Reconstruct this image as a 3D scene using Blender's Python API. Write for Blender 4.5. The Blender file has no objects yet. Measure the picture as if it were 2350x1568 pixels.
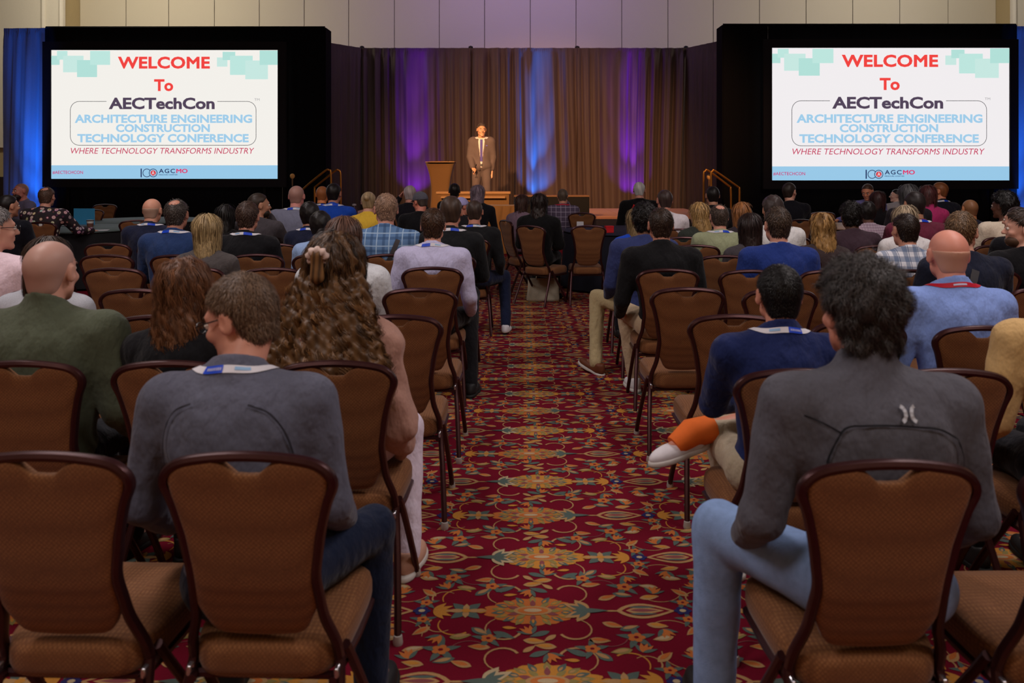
import bpy, math, random
import numpy as np
from mathutils import Vector, Matrix, Euler
C = bpy.context.scene.collection
R = math.radians
PI = math.pi
# ------------------------------------------------------------------ camera
# level camera 1.55 m above the carpet, lens shifted down, looking along +Y
F_PX, CX, CY, H = 1900.0, 1200.0, 388.0, 1.55
cam_d = bpy.data.cameras.new('camera')
cam = bpy.data.objects.new('camera', cam_d)
C.objects.link(cam)
cam.location = (0, 0, H)
cam.rotation_euler = (R(90), 0, 0)
cam_d.sensor_width = 36
cam_d.lens = 36 * F_PX / 2350
cam_d.shift_x = (1175 - CX) / 2350
cam_d.shift_y = -(784 - CY) / 2350
cam_d.clip_start = 0.05
cam_d.dof.use_dof = True
cam_d.dof.focus_distance = 8.5
cam_d.dof.aperture_fstop = 4.5
bpy.context.scene.camera = cam
# ------------------------------------------------------------------ world and exposure
sc = bpy.context.scene
sc.view_settings.view_transform = 'Standard'
sc.view_settings.look = 'None'
sc.view_settings.exposure = 0.0
sc.view_settings.gamma = 1.0
sc.view_settings.use_curve_mapping = False
w = bpy.data.worlds.new('world')
sc.world = w
w.use_nodes = True
w.node_tree.nodes['Background'].inputs[0].default_value = (0.85, 0.75, 0.75, 1)
w.node_tree.nodes['Background'].inputs[1].default_value = 0.02

def lin(c):
    out = []
    for v in c[:3]:
        v = v / 255.0
        out.append(v / 12.92 if v <= 0.04045 else ((v + 0.055) / 1.055) ** 2.4)
    return out + [1.0]

def area_light(name, loc, size, power, col, target=None, sy=None):
    l = bpy.data.lights.new(name, 'AREA')
    l.energy = power; l.color = col; l.size = size
    if sy:
        l.shape = 'RECTANGLE'; l.size_y = sy
    o = bpy.data.objects.new(name, l); C.objects.link(o)
    o.location = loc
    if target is not None:
        o.rotation_euler = (Vector(target) - Vector(loc)).to_track_quat('-Z', 'Y').to_euler()
    return o

def spot_light(name, loc, target, power, col, angle, blend=0.5, radius=0.05):
    l = bpy.data.lights.new(name, 'SPOT')
    l.energy = power; l.color = col; l.spot_size = R(angle); l.spot_blend = blend; l.shadow_soft_size = radius
    o = bpy.data.objects.new(name, l); C.objects.link(o)
    o.location = loc
    o.rotation_euler = (Vector(target) - Vector(loc)).to_track_quat('-Z', 'Y').to_euler()
    return o

# dimmed house lights in the ceiling over the audience
for _x, _y, _p in ((-3.4, -0.8, 105), (3.4, -0.8, 105), (-3.6, 3.6, 130), (3.6, 3.6, 130), (-4.4, 7.6, 60), (4.4, 7.6, 60)):
    area_light('house_light', (_x, _y, 6.0), 1.6, _p, (1.0, 0.88, 0.86))
# wash on the panelled wall above the drapes
area_light('wall_wash_light', (-9.5, 17.5, 6.9), 2.5, 205, (1.0, 0.88, 0.70), (-9, 22.2, 5.0), 1.0)
area_light('wall_wash_light', (9.5, 17.5, 6.9), 2.5, 150, (1.0, 0.90, 0.78), (9, 22.2, 5.0), 1.0)
area_light('wall_wash_light', (0, 18.5, 6.9), 5, 100, (0.62, 0.42, 1.0), (0, 22.2, 5.2), 1.0)
# warm stage front lights
spot_light('stage_light', (-5.2, 5.5, 6.0), (-0.95, 17.0, 1.9), 2500, (1.0, 0.62, 0.32), 8, 0.9, 0.12)
spot_light('stage_light', (-3.0, 6.0, 6.0), (0.2, 20, 1.2), 7000, (1.0, 0.50, 0.22), 34, 1.0, 0.15)
spot_light('stage_light', (4.5, 6.0, 6.0), (1.5, 20, 1.2), 4200, (1.0, 0.50, 0.22), 30, 1.0, 0.15)
# coloured uplights standing on the floor at the foot of the drapes
def uplight(x, y, col, power, ang=26, lean=0.02):
    return spot_light('uplight', (x, y, 0.70), (x, y + lean * 4, 4.6), power, col, ang, 0.7, 0.04)

# ------------------------------------------------------------------ materials
MATS = {}
def node_mat(name):
    m = bpy.data.materials.new(name); m.use_nodes = True
    return m, m.node_tree, m.node_tree.nodes['Principled BSDF']

def mat(name, col, rough=0.6, metal=0.0, noise=0.0, nscale=30.0, bump=0.0, bscale=60.0, spec=0.4, sheen=0.0, stretch=None, emit=0.0):
    key = (name, tuple(col), rough, metal, noise, bump)
    if key in MATS: return MATS[key]
    m, nt, b = node_mat(name)
    c = lin(col)
    b.inputs['Base Color'].default_value = c
    b.inputs['Roughness'].default_value = rough
    b.inputs['Metallic'].default_value = metal
    b.inputs['Specular IOR Level'].default_value = spec
    if sheen:
        b.inputs['Sheen Weight'].default_value = sheen
    tc = nt.nodes.new('ShaderNodeTexCoord')
    src = tc.outputs['Object']
    if stretch:
        mp = nt.nodes.new('ShaderNodeMapping'); mp.inputs['Scale'].default_value = stretch
        nt.links.new(src, mp.inputs[0]); src = mp.outputs[0]
    if noise:
        n = nt.nodes.new('ShaderNodeTexNoise'); n.inputs['Scale'].default_value = nscale; n.inputs['Detail'].default_value = 4
        nt.links.new(src, n.inputs['Vector'])
        mx = nt.nodes.new('ShaderNodeMix'); mx.data_type = 'RGBA'
        mx.inputs['A'].default_value = [v * (1 - noise) for v in c[:3]] + [1]
        mx.inputs['B'].default_value = [min(1, v * (1 + noise)) for v in c[:3]] + [1]
        nt.links.new(n.outputs['Fac'], mx.inputs['Factor'])
        nt.links.new(mx.outputs['Result'], b.inputs['Base Color'])
    if bump:
        n2 = nt.nodes.new('ShaderNodeTexNoise'); n2.inputs['Scale'].default_value = bscale; n2.inputs['Detail'].default_value = 3
        nt.links.new(src, n2.inputs['Vector'])
        bp = nt.nodes.new('ShaderNodeBump'); bp.inputs['Strength'].default_value = bump; bp.inputs['Distance'].default_value = 0.035 if bscale < 20 else 0.01
        nt.links.new(n2.outputs['Fac'], bp.inputs['Height'])
        nt.links.new(bp.outputs[0], b.inputs['Normal'])
    MATS[key] = m
    return m

def emit_mat(name, col, strength):
    key = (name, tuple(col), strength)
    if key in MATS: return MATS[key]
    m, nt, b = node_mat(name)
    c = lin(col)
    b.inputs['Base Color'].default_value = (0.02, 0.02, 0.02, 1)
    b.inputs['Roughness'].default_value = 0.8
    b.inputs['Emission Color'].default_value = c
    b.inputs['Emission Strength'].default_value = strength
    MATS[key] = m
    return m

# ------------------------------------------------------------------ mesh helpers
def mesh_np(name, V, polys, smooth=True, tone=None, mat_idx=None):
    """V (n,3); polys: (m,k) int array or a list of index lists"""
    me = bpy.data.meshes.new(name)
    V = np.asarray(V, dtype=np.float32)
    if isinstance(polys, np.ndarray):
        m, k = polys.shape
        me.vertices.add(len(V)); me.vertices.foreach_set('co', V.ravel())
        me.loops.add(m * k); me.loops.foreach_set('vertex_index', polys.ravel().astype(np.int32))
        me.polygons.add(m); me.polygons.foreach_set('loop_start', np.arange(0, m * k, k, dtype=np.int32))
        me.update(calc_edges=True)
    else:
        me.from_pydata(V.tolist(), [], polys)
    if smooth and len(me.polygons):
        me.polygons.foreach_set('use_smooth', np.ones(len(me.polygons), dtype=bool))
    if mat_idx is not None:
        me.polygons.foreach_set('material_index', np.asarray(mat_idx, dtype=np.int32))
    if tone is not None:
        a = me.attributes.new('tone', 'FLOAT', 'POINT'); a.data.foreach_set('value', np.asarray(tone, dtype=np.float32))
    me.update()
    return me

def link(name, me, parent=None, mats=None, loc=None, rot=None, scale=None):
    o = bpy.data.objects.new(name, me); C.objects.link(o)
    if mats is not None and me is not None:
        if not isinstance(mats, (list, tuple)): mats = [mats]
        if len(me.materials) == 0:
            for m in mats: me.materials.append(m)
        else:
            for i, m in enumerate(mats):
                if me.materials[i] != m:
                    o.material_slots[i].link = 'OBJECT'; o.material_slots[i].material = m
    if parent is not None: o.parent = parent
    if loc is not None: o.location = loc
    if rot is not None: o.rotation_euler = rot
    if scale is not None: o.scale = scale if isinstance(scale, (tuple, list)) else (scale,) * 3
    return o

def tag(o, label=None, cat=None, group=None, kind=None):
    if label: o['label'] = label
    if cat: o['category'] = cat
    if group: o['group'] = group
    if kind: o['kind'] = kind
    return o

def empty(name, loc=(0, 0, 0), rz=0.0, label=None, cat=None, group=None):
    o = bpy.data.objects.new(name, None); C.objects.link(o)
    o.empty_display_size = 0.1
    o.location = loc; o.rotation_euler = (0, 0, rz)
    return tag(o, label, cat, group)

class MB:
    def __init__(s): s.v = []; s.f = []
    def add(s, V, Fc):
        n = len(s.v)
        s.v += [tuple(map(float, p)) for p in V]
        s.f += [[i + n for i in f] for f in Fc]
        return s
    def box(s, x0, x1, y0, y1, z0, z1, bev=0.0):
        if bev <= 0:
            V = [(x, y, z) for x in (x0, x1) for y in (y0, y1) for z in (z0, z1)]
            return s.add(V, [(0, 1, 3, 2), (4, 6, 7, 5), (0, 4, 5, 1), (2, 3, 7, 6), (0, 2, 6, 4), (1, 5, 7, 3)])
        b = bev
        xs, ys, zs = (x0, x1), (y0, y1), (z0, z1)
        V = []; idx = {}
        for i in (0, 1):
            for j in (0, 1):
                for k in (0, 1):
                    for a in range(3):
                        p = [xs[i] + (b if i == 0 else -b), ys[j] + (b if j == 0 else -b), zs[k] + (b if k == 0 else -b)]
                        q = list(p)
                        q[a] = (xs[i], ys[j], zs[k])[a]
                        idx[(i, j, k, a)] = len(V); V.append(q)
        Fc = []
        for a in range(3):
            o1, o2 = [t for t in range(3) if t != a]
            for sgn in (0, 1):
                f = []
                for u, vv in ((0, 0), (1, 0), (1, 1), (0, 1)):
                    t = [0, 0, 0]; t[a] = sgn; t[o1] = u; t[o2] = vv
                    f.append(idx[(*t, a)])
                if sgn == (0 if a != 1 else 1): f = f[::-1]
                Fc.append(f)
        for a in range(3):
            o1, o2 = [t for t in range(3) if t != a]
            for u in (0, 1):
                for vv in (0, 1):
                    t0 = [0, 0, 0]; t0[o1] = u; t0[o2] = vv
                    t1 = list(t0); t1[a] = 1
                    Fc.append([idx[(*t0, o1)], idx[(*t1, o1)], idx[(*t1, o2)], idx[(*t0, o2)]])
        for i in (0, 1):
            for j in (0, 1):
                for k in (0, 1):
                    Fc.append([idx[(i, j, k, a)] for a in range(3)])
        return s.add(V, Fc)
    def sweep(s, path, rx, ry=None, n=10, up=(0, 0, 1), caps=True, radii=None):
        P = [Vector(p) for p in path]; m = len(P)
        ry = rx if ry is None else ry
        V = []
        upv = Vector(up)
        for i, p in enumerate(P):
            t = (P[min(i + 1, m - 1)] - P[max(i - 1, 0)]).normalized()
            a = upv - t * upv.dot(t)
            if a.length < 1e-4: a = Vector((0, 1, 0)) - t * t.y
            a.normalize(); b = t.cross(a)
            k = radii[i] if radii else 1.0
            for j in range(n):
                an = 2 * PI * j / n
                V.append(p + a * (math.cos(an) * ry * k) + b * (math.sin(an) * rx * k))
        Fc = []
        for i in range(m - 1):
            for j in range(n):
                j2 = (j + 1) % n
                Fc.append([i * n + j, i * n + j2, (i + 1) * n + j2, (i + 1) * n + j])
        if caps:
            Fc.append(list(range(n))[::-1]); Fc.append([(m - 1) * n + j for j in range(n)])
        return s.add(V, Fc)
    def lathe(s, prof, n=24, c=(0, 0, 0)):
        V = []; m = len(prof)
        for r, z in prof:
            for j in range(n):
                an = 2 * PI * j / n
                V.append((c[0] + r * math.cos(an), c[1] + r * math.sin(an), c[2] + z))
        Fc = []
        for i in range(m - 1):
            for j in range(n):
                j2 = (j + 1) % n
                Fc.append([i * n + j, i * n + j2, (i + 1) * n + j2, (i + 1) * n + j])
        Fc.append(list(range(n))[::-1]); Fc.append([(m - 1) * n + j for j in range(n)])
        return s.add(V, Fc)
    def mesh(s, name, smooth=True, angle=40):
        me = bpy.data.meshes.new(name); me.from_pydata(s.v, [], s.f)
        import bmesh
        bm = bmesh.new(); bm.from_mesh(me); bmesh.ops.recalc_face_normals(bm, faces=bm.faces); bm.to_mesh(me); bm.free()
        if smooth:
            me.polygons.foreach_set('use_smooth', np.ones(len(me.polygons), dtype=bool))
            try: me.set_sharp_from_angle(angle=R(angle))
            except Exception: pass
        me.update()
        return me
    def obj(s, name, m, parent=None, smooth=True, angle=40, **k):
        return link(name, s.mesh(name, smooth, angle), parent, m, **k)

def smooth_path(pts, per=6):
    P = [Vector(p) for p in pts]; out = []
    for i in range(len(P) - 1):
        p0 = P[max(i - 1, 0)]; p1 = P[i]; p2 = P[i + 1]; p3 = P[min(i + 2, len(P) - 1)]
        for k in range(per):
            t = k / per
            out.append(0.5 * ((2 * p1) + (-p0 + p2) * t + (2 * p0 - 5 * p1 + 4 * p2 - p3) * t * t + (-p0 + 3 * p1 - 3 * p2 + p3) * t ** 3))
    out.append(P[-1])
    return out

def WX(px, d): return (px - CX) * d / F_PX
def WZ(py, d): return H - (py - CY) * d / F_PX
# ================================================================== THE SETTING
m_floor = mat('carpet_red', (110, 14, 36), 0.95, noise=0.25, nscale=160, bump=0.3, bscale=400, spec=0.1)
floor = link('floor', mesh_np('floor', [(-16, -2, 0), (16, -2, 0), (16, 24, 0), (-16, 24, 0)], np.array([[0, 1, 2, 3]]), False), None, m_floor)
tag(floor, kind='structure')
# ---- woven floral pattern: one repeat of 0.914 x 0.80 m, thin raised pile shapes
PAL = {'tan': (172, 134, 90), 'gold': (186, 128, 56), 'orange': (184, 106, 54), 'teal': (84, 98, 92), 'cream': (180, 160, 126),
       'navy': (44, 44, 92), 'mauve': (130, 72, 74), 'red': (110, 14, 36), 'olive': (138, 124, 74)}
PK = list(PAL)
def carpet_tile():
    V = []; Fc = []; MI = []
    def poly(pts, col, lay):
        n = len(V)
        for x, y in pts: V.append((x, y, 0.0012 + 0.0005 * lay + 1.5e-5 * (len(Fc) % 29)))
        Fc.append(list(range(n, n + len(pts)))); MI.append(PK.index(col))
    def leaf(x, y, a, L, Wd, col, lay=0, n=7):
        c, s_ = math.cos(a), math.sin(a); pts = []
        for sg in (1, -1):
            for i in range(n):
                t = i / n if sg == 1 else 1 - i / n
                u = t * L; v = sg * Wd * math.sin(PI * t ** 0.8) * 0.5
                pts.append((x + u * c - v * s_, y + u * s_ + v * c))
        poly(pts, col, lay)
    def blob(x, y, rx, ry, col, lay=0, n=12, lob=0, amp=0.0, a=0.0):
        pts = []
        for i in range(n):
            t = 2 * PI * i / n
            k = 1 + amp * math.cos(lob * t)
            u, v = rx * k * math.cos(t), ry * k * math.sin(t)
            pts.append((x + u * math.cos(a) - v * math.sin(a), y + u * math.sin(a) + v * math.cos(a)))
        poly(pts, col, lay)
    def arc(x, y, r, a0, a1, w0, w1, col, lay=0, n=12, grow=0.0):
        o = []; i_ = []
        for k in range(n + 1):
            t = k / n; a = a0 + (a1 - a0) * t; rr = r * (1 + grow * t); ww = w0 + (w1 - w0) * t
            o.append((x + (rr + ww / 2) * math.cos(a), y + (rr + ww / 2) * math.sin(a)))
            i_.append((x + (rr - ww / 2) * math.cos(a), y + (rr - ww / 2) * math.sin(a)))
        for k in range(n):
            poly([o[k], o[k + 1], i_[k + 1], i_[k]], col, lay)
    rnd = random.Random(5)
    TX, TY = 0.914, 0.80
    for row in (0, 1):
        y0 = 0.2 + 0.4 * row
        sg = 1 if row == 0 else -1
        off = 0.0 if row == 0 else 0.37
        def X(x): return sg * x + off
        def A(a): return a if sg == 1 else PI - a
        # pineapple medallion
        pts = []
        N = 60
        for i in range(N):
            t = 2 * PI * i / N
            r = 1 + 0.11 * abs(math.sin(t * 7.5)) - 0.05
            u = 0.155 * math.cos(t); u = u * (1.12 if u < 0 else 0.95)
            v = 0.088 * math.sin(t) * (1 - 0.28 * (u < 0) * (-u / 0.16))
            pts.append((X(0.165 + u * r), y0 + v * r))
        poly(pts, 'orange' if row == 0 else 'gold', 0)
        for i in range(18):
            t = 2 * PI * (i + 0.5) / 18
            ex, ey = math.cos(t), math.sin(t); aa = A(math.atan2(0.088 * ey, 0.155 * ex))
            leaf(X(0.165 + 0.098 * ex), y0 + 0.052 * ey, aa, 0.050, 0.024, 'teal' if i % 2 else 'olive', 1)
            leaf(X(0.165 + 0.104 * ex), y0 + 0.055 * ey, aa, 0.026, 0.010, 'gold' if row == 0 else 'tan', 2)
        for i in range(12):
            t = 2 * PI * i / 12
            ex, ey = math.cos(t), math.sin(t)
            leaf(X(0.165 + 0.055 * ex), y0 + 0.028 * ey, A(math.atan2(0.05 * ey, 0.09 * ex)), 0.045, 0.020, 'mauve' if i % 2 else 'olive', 2)
        blob(X(0.165), y0, 0.068, 0.030, 'tan', 3, 16)
        blob(X(0.165), y0, 0.054, 0.021, 'orange', 4, 14)
        blob(X(0.165), y0, 0.032, 0.012, 'cream', 5, 12)
        leaf(X(0.005), y0, A(PI), 0.05, 0.03, 'gold', 1)
        # calyx
        for k, (aa, ln) in enumerate(((0.5, 0.10), (1.0, 0.085), (-0.5, 0.10), (-1.0, 0.085))):
            leaf(X(0.36), y0, A(PI - aa), ln, 0.04, 'cream' if row else 'tan', 3)
            leaf(X(0.355), y0, A(PI - aa), ln * 0.7, 0.02, 'teal', 4)
        leaf(X(0.30), y0, A(0), 0.13, 0.03, 'teal', 4)
        leaf(X(0.40), y0, A(0), 0.09, 0.010, 'tan', 1)
        # ogive
        leaf(X(0.455), y0, A(0), 0.21, 0.098, 'tan', 1, 10)
        leaf(X(0.475), y0, A(0), 0.17, 0.070, 'red', 2, 10)
        leaf(X(0.49), y0, A(0), 0.135, 0.045, 'tan', 3, 8)
        leaf(X(0.505), y0 + 0.001, A(0), 0.10, 0.020, 'mauve', 4, 8)
        for sy in (1, -1):
            leaf(X(0.50), y0 + sy * 0.022, A(0), 0.10, 0.014, 'teal', 4, 6)
        # blue flower
        for k in range(6):
            blob(X(0.69) + 0.021 * math.cos(k * PI / 3), y0 + 0.017 * math.sin(k * PI / 3), 0.011, 0.010, 'navy', 2, 8)
        blob(X(0.69), y0, 0.012, 0.010, 'cream', 3, 8)
        # fleur and cross
        for aa in (-0.9, -0.45, 0, 0.45, 0.9):
            leaf(X(0.73), y0, A(aa), 0.085 - 0.02 * abs(aa), 0.022, 'gold', 1)
        for k in range(4):
            leaf(X(0.845), y0, A(k * PI / 2 + PI / 4), 0.07, 0.036, 'teal', 1)
            leaf(X(0.845), y0, A(k * PI / 2), 0.075 if k % 2 == 0 else 0.045, 0.024, 'tan', 2)
        blob(X(0.845), y0, 0.016, 0.013, 'gold', 3, 8)
        # mirrored pieces between the rows
        for sy in (1, -1):
            def Y(y): return y0 + sy * y
            def B(a): return A(a) * sy if sg == 1 else (PI - a) * sy
            arc(X(0.07), Y(0.115), 0.055, B(0.3), B(4.2), 0.010, 0.004, 'tan', 1, 12, 0.3)
            arc(X(0.30), Y(0.12), 0.05, B(2.6), B(-1.4), 0.010, 0.004, 'tan', 1, 12, 0.35)
            leaf(X(0.03), Y(0.13), B(0.5), 0.085, 0.030, 'teal', 1); leaf(X(0.06), Y(0.105), B(0.1), 0.05, 0.018, 'gold', 2)
            leaf(X(0.22), Y(0.128), B(2.7), 0.075, 0.028, 'teal', 1); leaf(X(0.24), Y(0.15), B(2.4), 0.055, 0.022, 'tan', 2)
            for (lx, ly, la, c1, c2) in ((0.40, 0.075, 0.4, 'tan', 'orange'), (0.455, 0.12, -0.3, 'teal', 'tan'), (0.55, 0.085, 0.2, 'tan', 'gold'), (0.73, 0.10, 2.4, 'tan', 'orange'),
                                         (0.87, 0.105, 0.7, 'teal', 'tan'), (0.63, 0.16, 2.9, 'tan', 'cream'), (0.345, 0.178, 0.1, 'tan', 'orange'), (0.13, 0.18, 0.15, 'tan', 'gold'), (0.80, 0.165, -0.2, 'olive', 'tan')):
                leaf(X(lx), Y(ly), B(la), 0.075, 0.034, c1, 1)
                leaf(X(lx) + 0.012 * math.cos(B(la)), Y(ly) + 0.012 * math.sin(B(la)) + 0.003, B(la) + 0.05, 0.058, 0.018, c2, 2)
            for (fx, fy, rr) in ((0.505, 0.165, 0.030), (0.70, 0.055, 0.022), (0.93, 0.17, 0.026)):
                for aa in (0.3, 1.6, 2.9, 4.3, 5.4):
                    leaf(X(fx), Y(fy), aa, rr * 2.3, rr * 0.8, 'teal', 1)
                for k in range(5):
                    blob(X(fx) + rr * 0.62 * math.cos(k * 1.2566), Y(fy) + rr * 0.55 * math.sin(k * 1.2566), rr * 0.42, rr * 0.38, 'orange', 2, 8)
                blob(X(fx), Y(fy), rr * 0.3, rr * 0.26, 'red', 3, 6)
            for (fx, fy, a0) in ((0.60, 0.115, 1.2), (0.16, 0.145, 4.2), (0.77, 0.15, 2.0)):
                for aa in (-0.8, -0.4, 0, 0.4, 0.8):
                    leaf(X(fx), Y(fy), B(a0 + aa), 0.055, 0.016, 'orange' if abs(aa) < 0.5 else 'teal', 2)
            arc(X(0.62), Y(0.14), 0.075, B(-2.2), B(0.2), 0.004, 0.003, 'tan', 0, 12, 0.2)
            arc(X(0.42), Y(0.15), 0.06, B(0.4), B(2.9), 0.004, 0.003, 'mauve', 0, 12, 0.2)
            arc(X(0.82), Y(0.09), 0.055, B(0.9), B(3.6), 0.008, 0.004, 'gold', 0, 12, 0.2)
            arc(X(0.76), Y(0.085), 0.04, B(3.9), B(0.8), 0.007, 0.003, 'tan', 0, 12, 0.2)
    V2 = [((x % TX), y, z) for x, y, z in V]
    # keep every shape whole: wrap by the first vertex of each polygon
    V3 = list(V)
    for f in Fc:
        sx = math.floor(V[f[0]][0] / TX) * TX; sy2 = math.floor(V[f[0]][1] / TY) * TY
        for i in f:
            V3[i] = (V[i][0] - sx, V[i][1] - sy2, V[i][2])
    return mesh_np('carpet_pattern', V3, Fc, False, mat_idx=MI)
ct = carpet_tile()
pal_m = [mat('carpet_' + k, PAL[k], 0.95, noise=0.3, nscale=300, spec=0.08) for k in PK]
cnt = 0
for j in range(0, 17):
    yy = 1.1 + 0.8 * j
    half = 0.62 * yy + 0.9
    if j < 4: cols = range(int(math.floor((-half - 0.33) / 0.914)), int(math.ceil((half - 0.33) / 0.914)))
    else: cols = range(-5, 5)
    if j > 11: cols = range(-4, 4)
    for i in cols:
        o = link('carpet_pattern', ct, floor, pal_m, (-0.13 + i * 0.914, yy, 0))
        o['kind'] = 'stuff'; cnt += 1

m_wall = mat('wall_fabric', (196, 188, 168), 0.9, noise=0.12, nscale=90, bump=0.15, bscale=300)
m_wall2 = mat('wall_paint', (214, 208, 192), 0.8, noise=0.04, nscale=20)
m_tanw = mat('wall_tan', (178, 160, 118), 0.85, noise=0.06, nscale=30)
DW = 22.2
b = MB(); b.box(-16, 16, DW + 0.03, DW + 0.15, 0, 8.0)
wall_back = b.obj('wall_back', mat('joint_dark', (70, 64, 56), 0.9), smooth=False); tag(wall_back, kind='structure')
edges_px = [183, 289, 387, 492, 595, 698, 800, 905, 1008, 1112, 1217, 1322, 1427, 1533, 1637, 1743, 1850, 1957, 2065, 2176, 2286]
for a, c in zip(edges_px[:-1], edges_px[1:]):
    x0, x1 = WX(a, DW) + 0.008, WX(c, DW) - 0.008
    MB().box(x0, x1, DW, DW + 0.03, 3.2, 8.0, 0.004).obj('panel', m_wall, wall_back, smooth=False)
# projecting wall pieces and mouldings at both ends
for side, s_ in (('left', -1), ('right', 1)):
    if s_ < 0: xi = WX(183, DW); xc = WX(150, 21.3)
    else: xi = WX(2286, DW); xc = WX(2318, 21.3)
    bb = MB(); bb.box(min(xi, s_ * 16), max(xi, s_ * 16), 21.3, DW + 0.02, 0, 8.0)
    ww = bb.obj('wall_' + side + '_return', m_tanw, smooth=False); tag(ww, kind='structure')
    ww.name = 'wall_' + side
    bb = MB(); bb.box(min(xc, s_ * 16), max(xc, s_ * 16), 21.2, 21.3, 2.1, 8.0); bb.obj('plaster_panel', m_wall2, ww, smooth=False)
    bb = MB()
    for k, dx in enumerate((0.0, 0.45)):
        xx = xc + s_ * (0.05 + dx); bb.sweep([(xx, 21.18, 2.1), (xx, 21.18, 8)], 0.05, 0.05, 8, up=(1, 0, 0))
    bb.obj('moulding', m_wall2, ww)
    bb = MB(); bb.box(min(xc, s_ * 16), max(xc, s_ * 16), 21.16, 21.3, 0, 1.35, 0.01); bb.obj('wainscot', mat('wainscot', (40, 30, 28), 0.6), ww, smooth=False)
b = MB(); b.box(-16, 16, -2, 24, 8.0, 8.1); tag(b.obj('ceiling', mat('ceiling', (150, 146, 140), 0.9), smooth=False), kind='structure')
for s_, nm in ((-1, 'wall_far_left'), (1, 'wall_far_right')):
    b = MB(); b.box(min(s_ * 16, s_ * 16.1), max(s_ * 16, s_ * 16.1), -2, 24, 0, 8); tag(b.obj(nm, m_tanw, smooth=False), kind='structure')
b = MB(); b.box(-16, 16, -2.1, -2, 0, 8); tag(b.obj('wall_rear', m_tanw, smooth=False), kind='structure')

# ------------------------------------------------------------------ drapes
def drape_mesh(name, p0, p1, z0, z1, amp=0.07, pitch=0.22, seed=0, top_gather=True, nz=10, step=0.022, lean=0.05):
    rnd = np.random.RandomState(seed)
    p0 = np.array(p0, float); p1 = np.array(p1, float)
    L = np.linalg.norm(p1 - p0); n = int(L / step) + 1
    s = np.linspace(0, L, n); d = (p1 - p0) / L; nrm = np.array([d[1], -d[0]])
    zs = np.concatenate([np.linspace(z0, z1 - 0.25, nz), [z1 - 0.12, z1 - 0.05, z1]])
    ph = rnd.rand(5) * 6.28
    V = np.zeros((len(zs), n, 3))
    for k, z in enumerate(zs):
        t = (z - z0) / (z1 - z0)
        ss = s + lean * np.sin(s * 1.3 + ph[0]) * (1 - t) + 0.05 * np.sin(s * 0.9 + ph[3] + 2 * t)
        warp = ss + 0.35 * pitch * np.sin(ss * 2.1 + ph[1]) + 0.25 * pitch * np.sin(ss * 4.7 + ph[2])
        u = 2 * PI * warp / pitch
        prof = 0.6 * np.sin(u) + 0.28 * np.sin(2.3 * u + ph[4] + t) + 0.22 * np.sin(0.37 * u + ph[1])
        a = amp * (0.75 + 0.35 * np.sin(ss * 0.8 + ph[2])) * (1.0 if t < 0.9 else 0.8)
        off = prof * a
        if top_gather and z > z1 - 0.2: off = off * 0.5 + 0.02 * np.sin(2 * PI * s / 0.05 + k)
        V[k, :, 0] = p0[0] + d[0] * s + nrm[0] * off
        V[k, :, 1] = p0[1] + d[1] * s + nrm[1] * off
        V[k, :, 2] = z
    m = len(zs)
    I = np.arange(m * n).reshape(m, n)
    Q = np.stack([I[:-1, :-1], I[:-1, 1:], I[1:, 1:], I[1:, :-1]], -1).reshape(-1, 4)
    return mesh_np(name, V.reshape(-1, 3), Q)

m_brown_drape = mat('brown_velour', (62, 45, 36), 0.65, noise=0.3, nscale=25, sheen=0.12, stretch=(1, 1, 0.06))
m_black_drape = mat('black_velour', (17, 16, 19), 0.95, noise=0.2, nscale=60, spec=0.1)
m_blue_drape = mat('grey_side_drape', (120, 124, 132), 0.8, noise=0.1, nscale=40, sheen=0.2)
DD = 20.0
ZT = WZ(110, DD)
poles = [830, 1080, 1325, 1575]
names = ['left of the speaker', 'behind the speaker', 'right of the speaker']
for i in range(3):
    me = drape_mesh('drape', (WX(poles[i], DD), DD), (WX(poles[i + 1], DD), DD), 0.0, ZT, 0.12, 0.30 if i != 1 else 0.38, 11 + i)
    o = link('stage_drape', me, None, m_brown_drape)
    tag(o, ['brown pleated backdrop drape with violet glow, left of the lectern', 'brown pleated backdrop drape right behind the man on stage and the blue light', 'brown pleated backdrop drape on the right with the violet light'][i], 'drape', 'brown stage backdrop drapes')
for px0, d0, px1, d1, lb, sd in ((700, 18.6, 830, 20.0, 'dark brown drape angled forward beside the left screen', 31), (1575, 20.0, 1705, 18.2, 'dark brown drape angled forward beside the right screen', 32)):
    me = drape_mesh('drape', (WX(px0, d0), d0), (WX(px1, d1), d1), 0.0, ZT, 0.06, 0.26, sd)
    tag(link('stage_drape', me, None, m_brown_drape), lb, 'drape', 'brown stage backdrop drapes')
for i, p in enumerate(poles):
    bb = MB(); x = WX(p, DD + 0.1); bb.lathe([(0.03, 0), (0.03, ZT), (0.055, ZT), (0.055, ZT + 0.05), (0.02, ZT + 0.07)], 12, (x, DD + 0.14, 0))
    bb.box(x - 0.25, x + 0.25, DD + 0.02, DD + 0.5, 0, 0.02)
    tag(bb.obj('drape_pole', mat('pole_dark', (22, 20, 24), 0.5, 0.5)), ['upright pole with round cap at the left end of the brown backdrop', 'upright pole with round cap above the lectern and speaker', 'upright pole with round cap between blue and right violet light', 'upright pole with round cap at the right end of the brown backdrop'][i], 'pole', 'backdrop poles')

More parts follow.
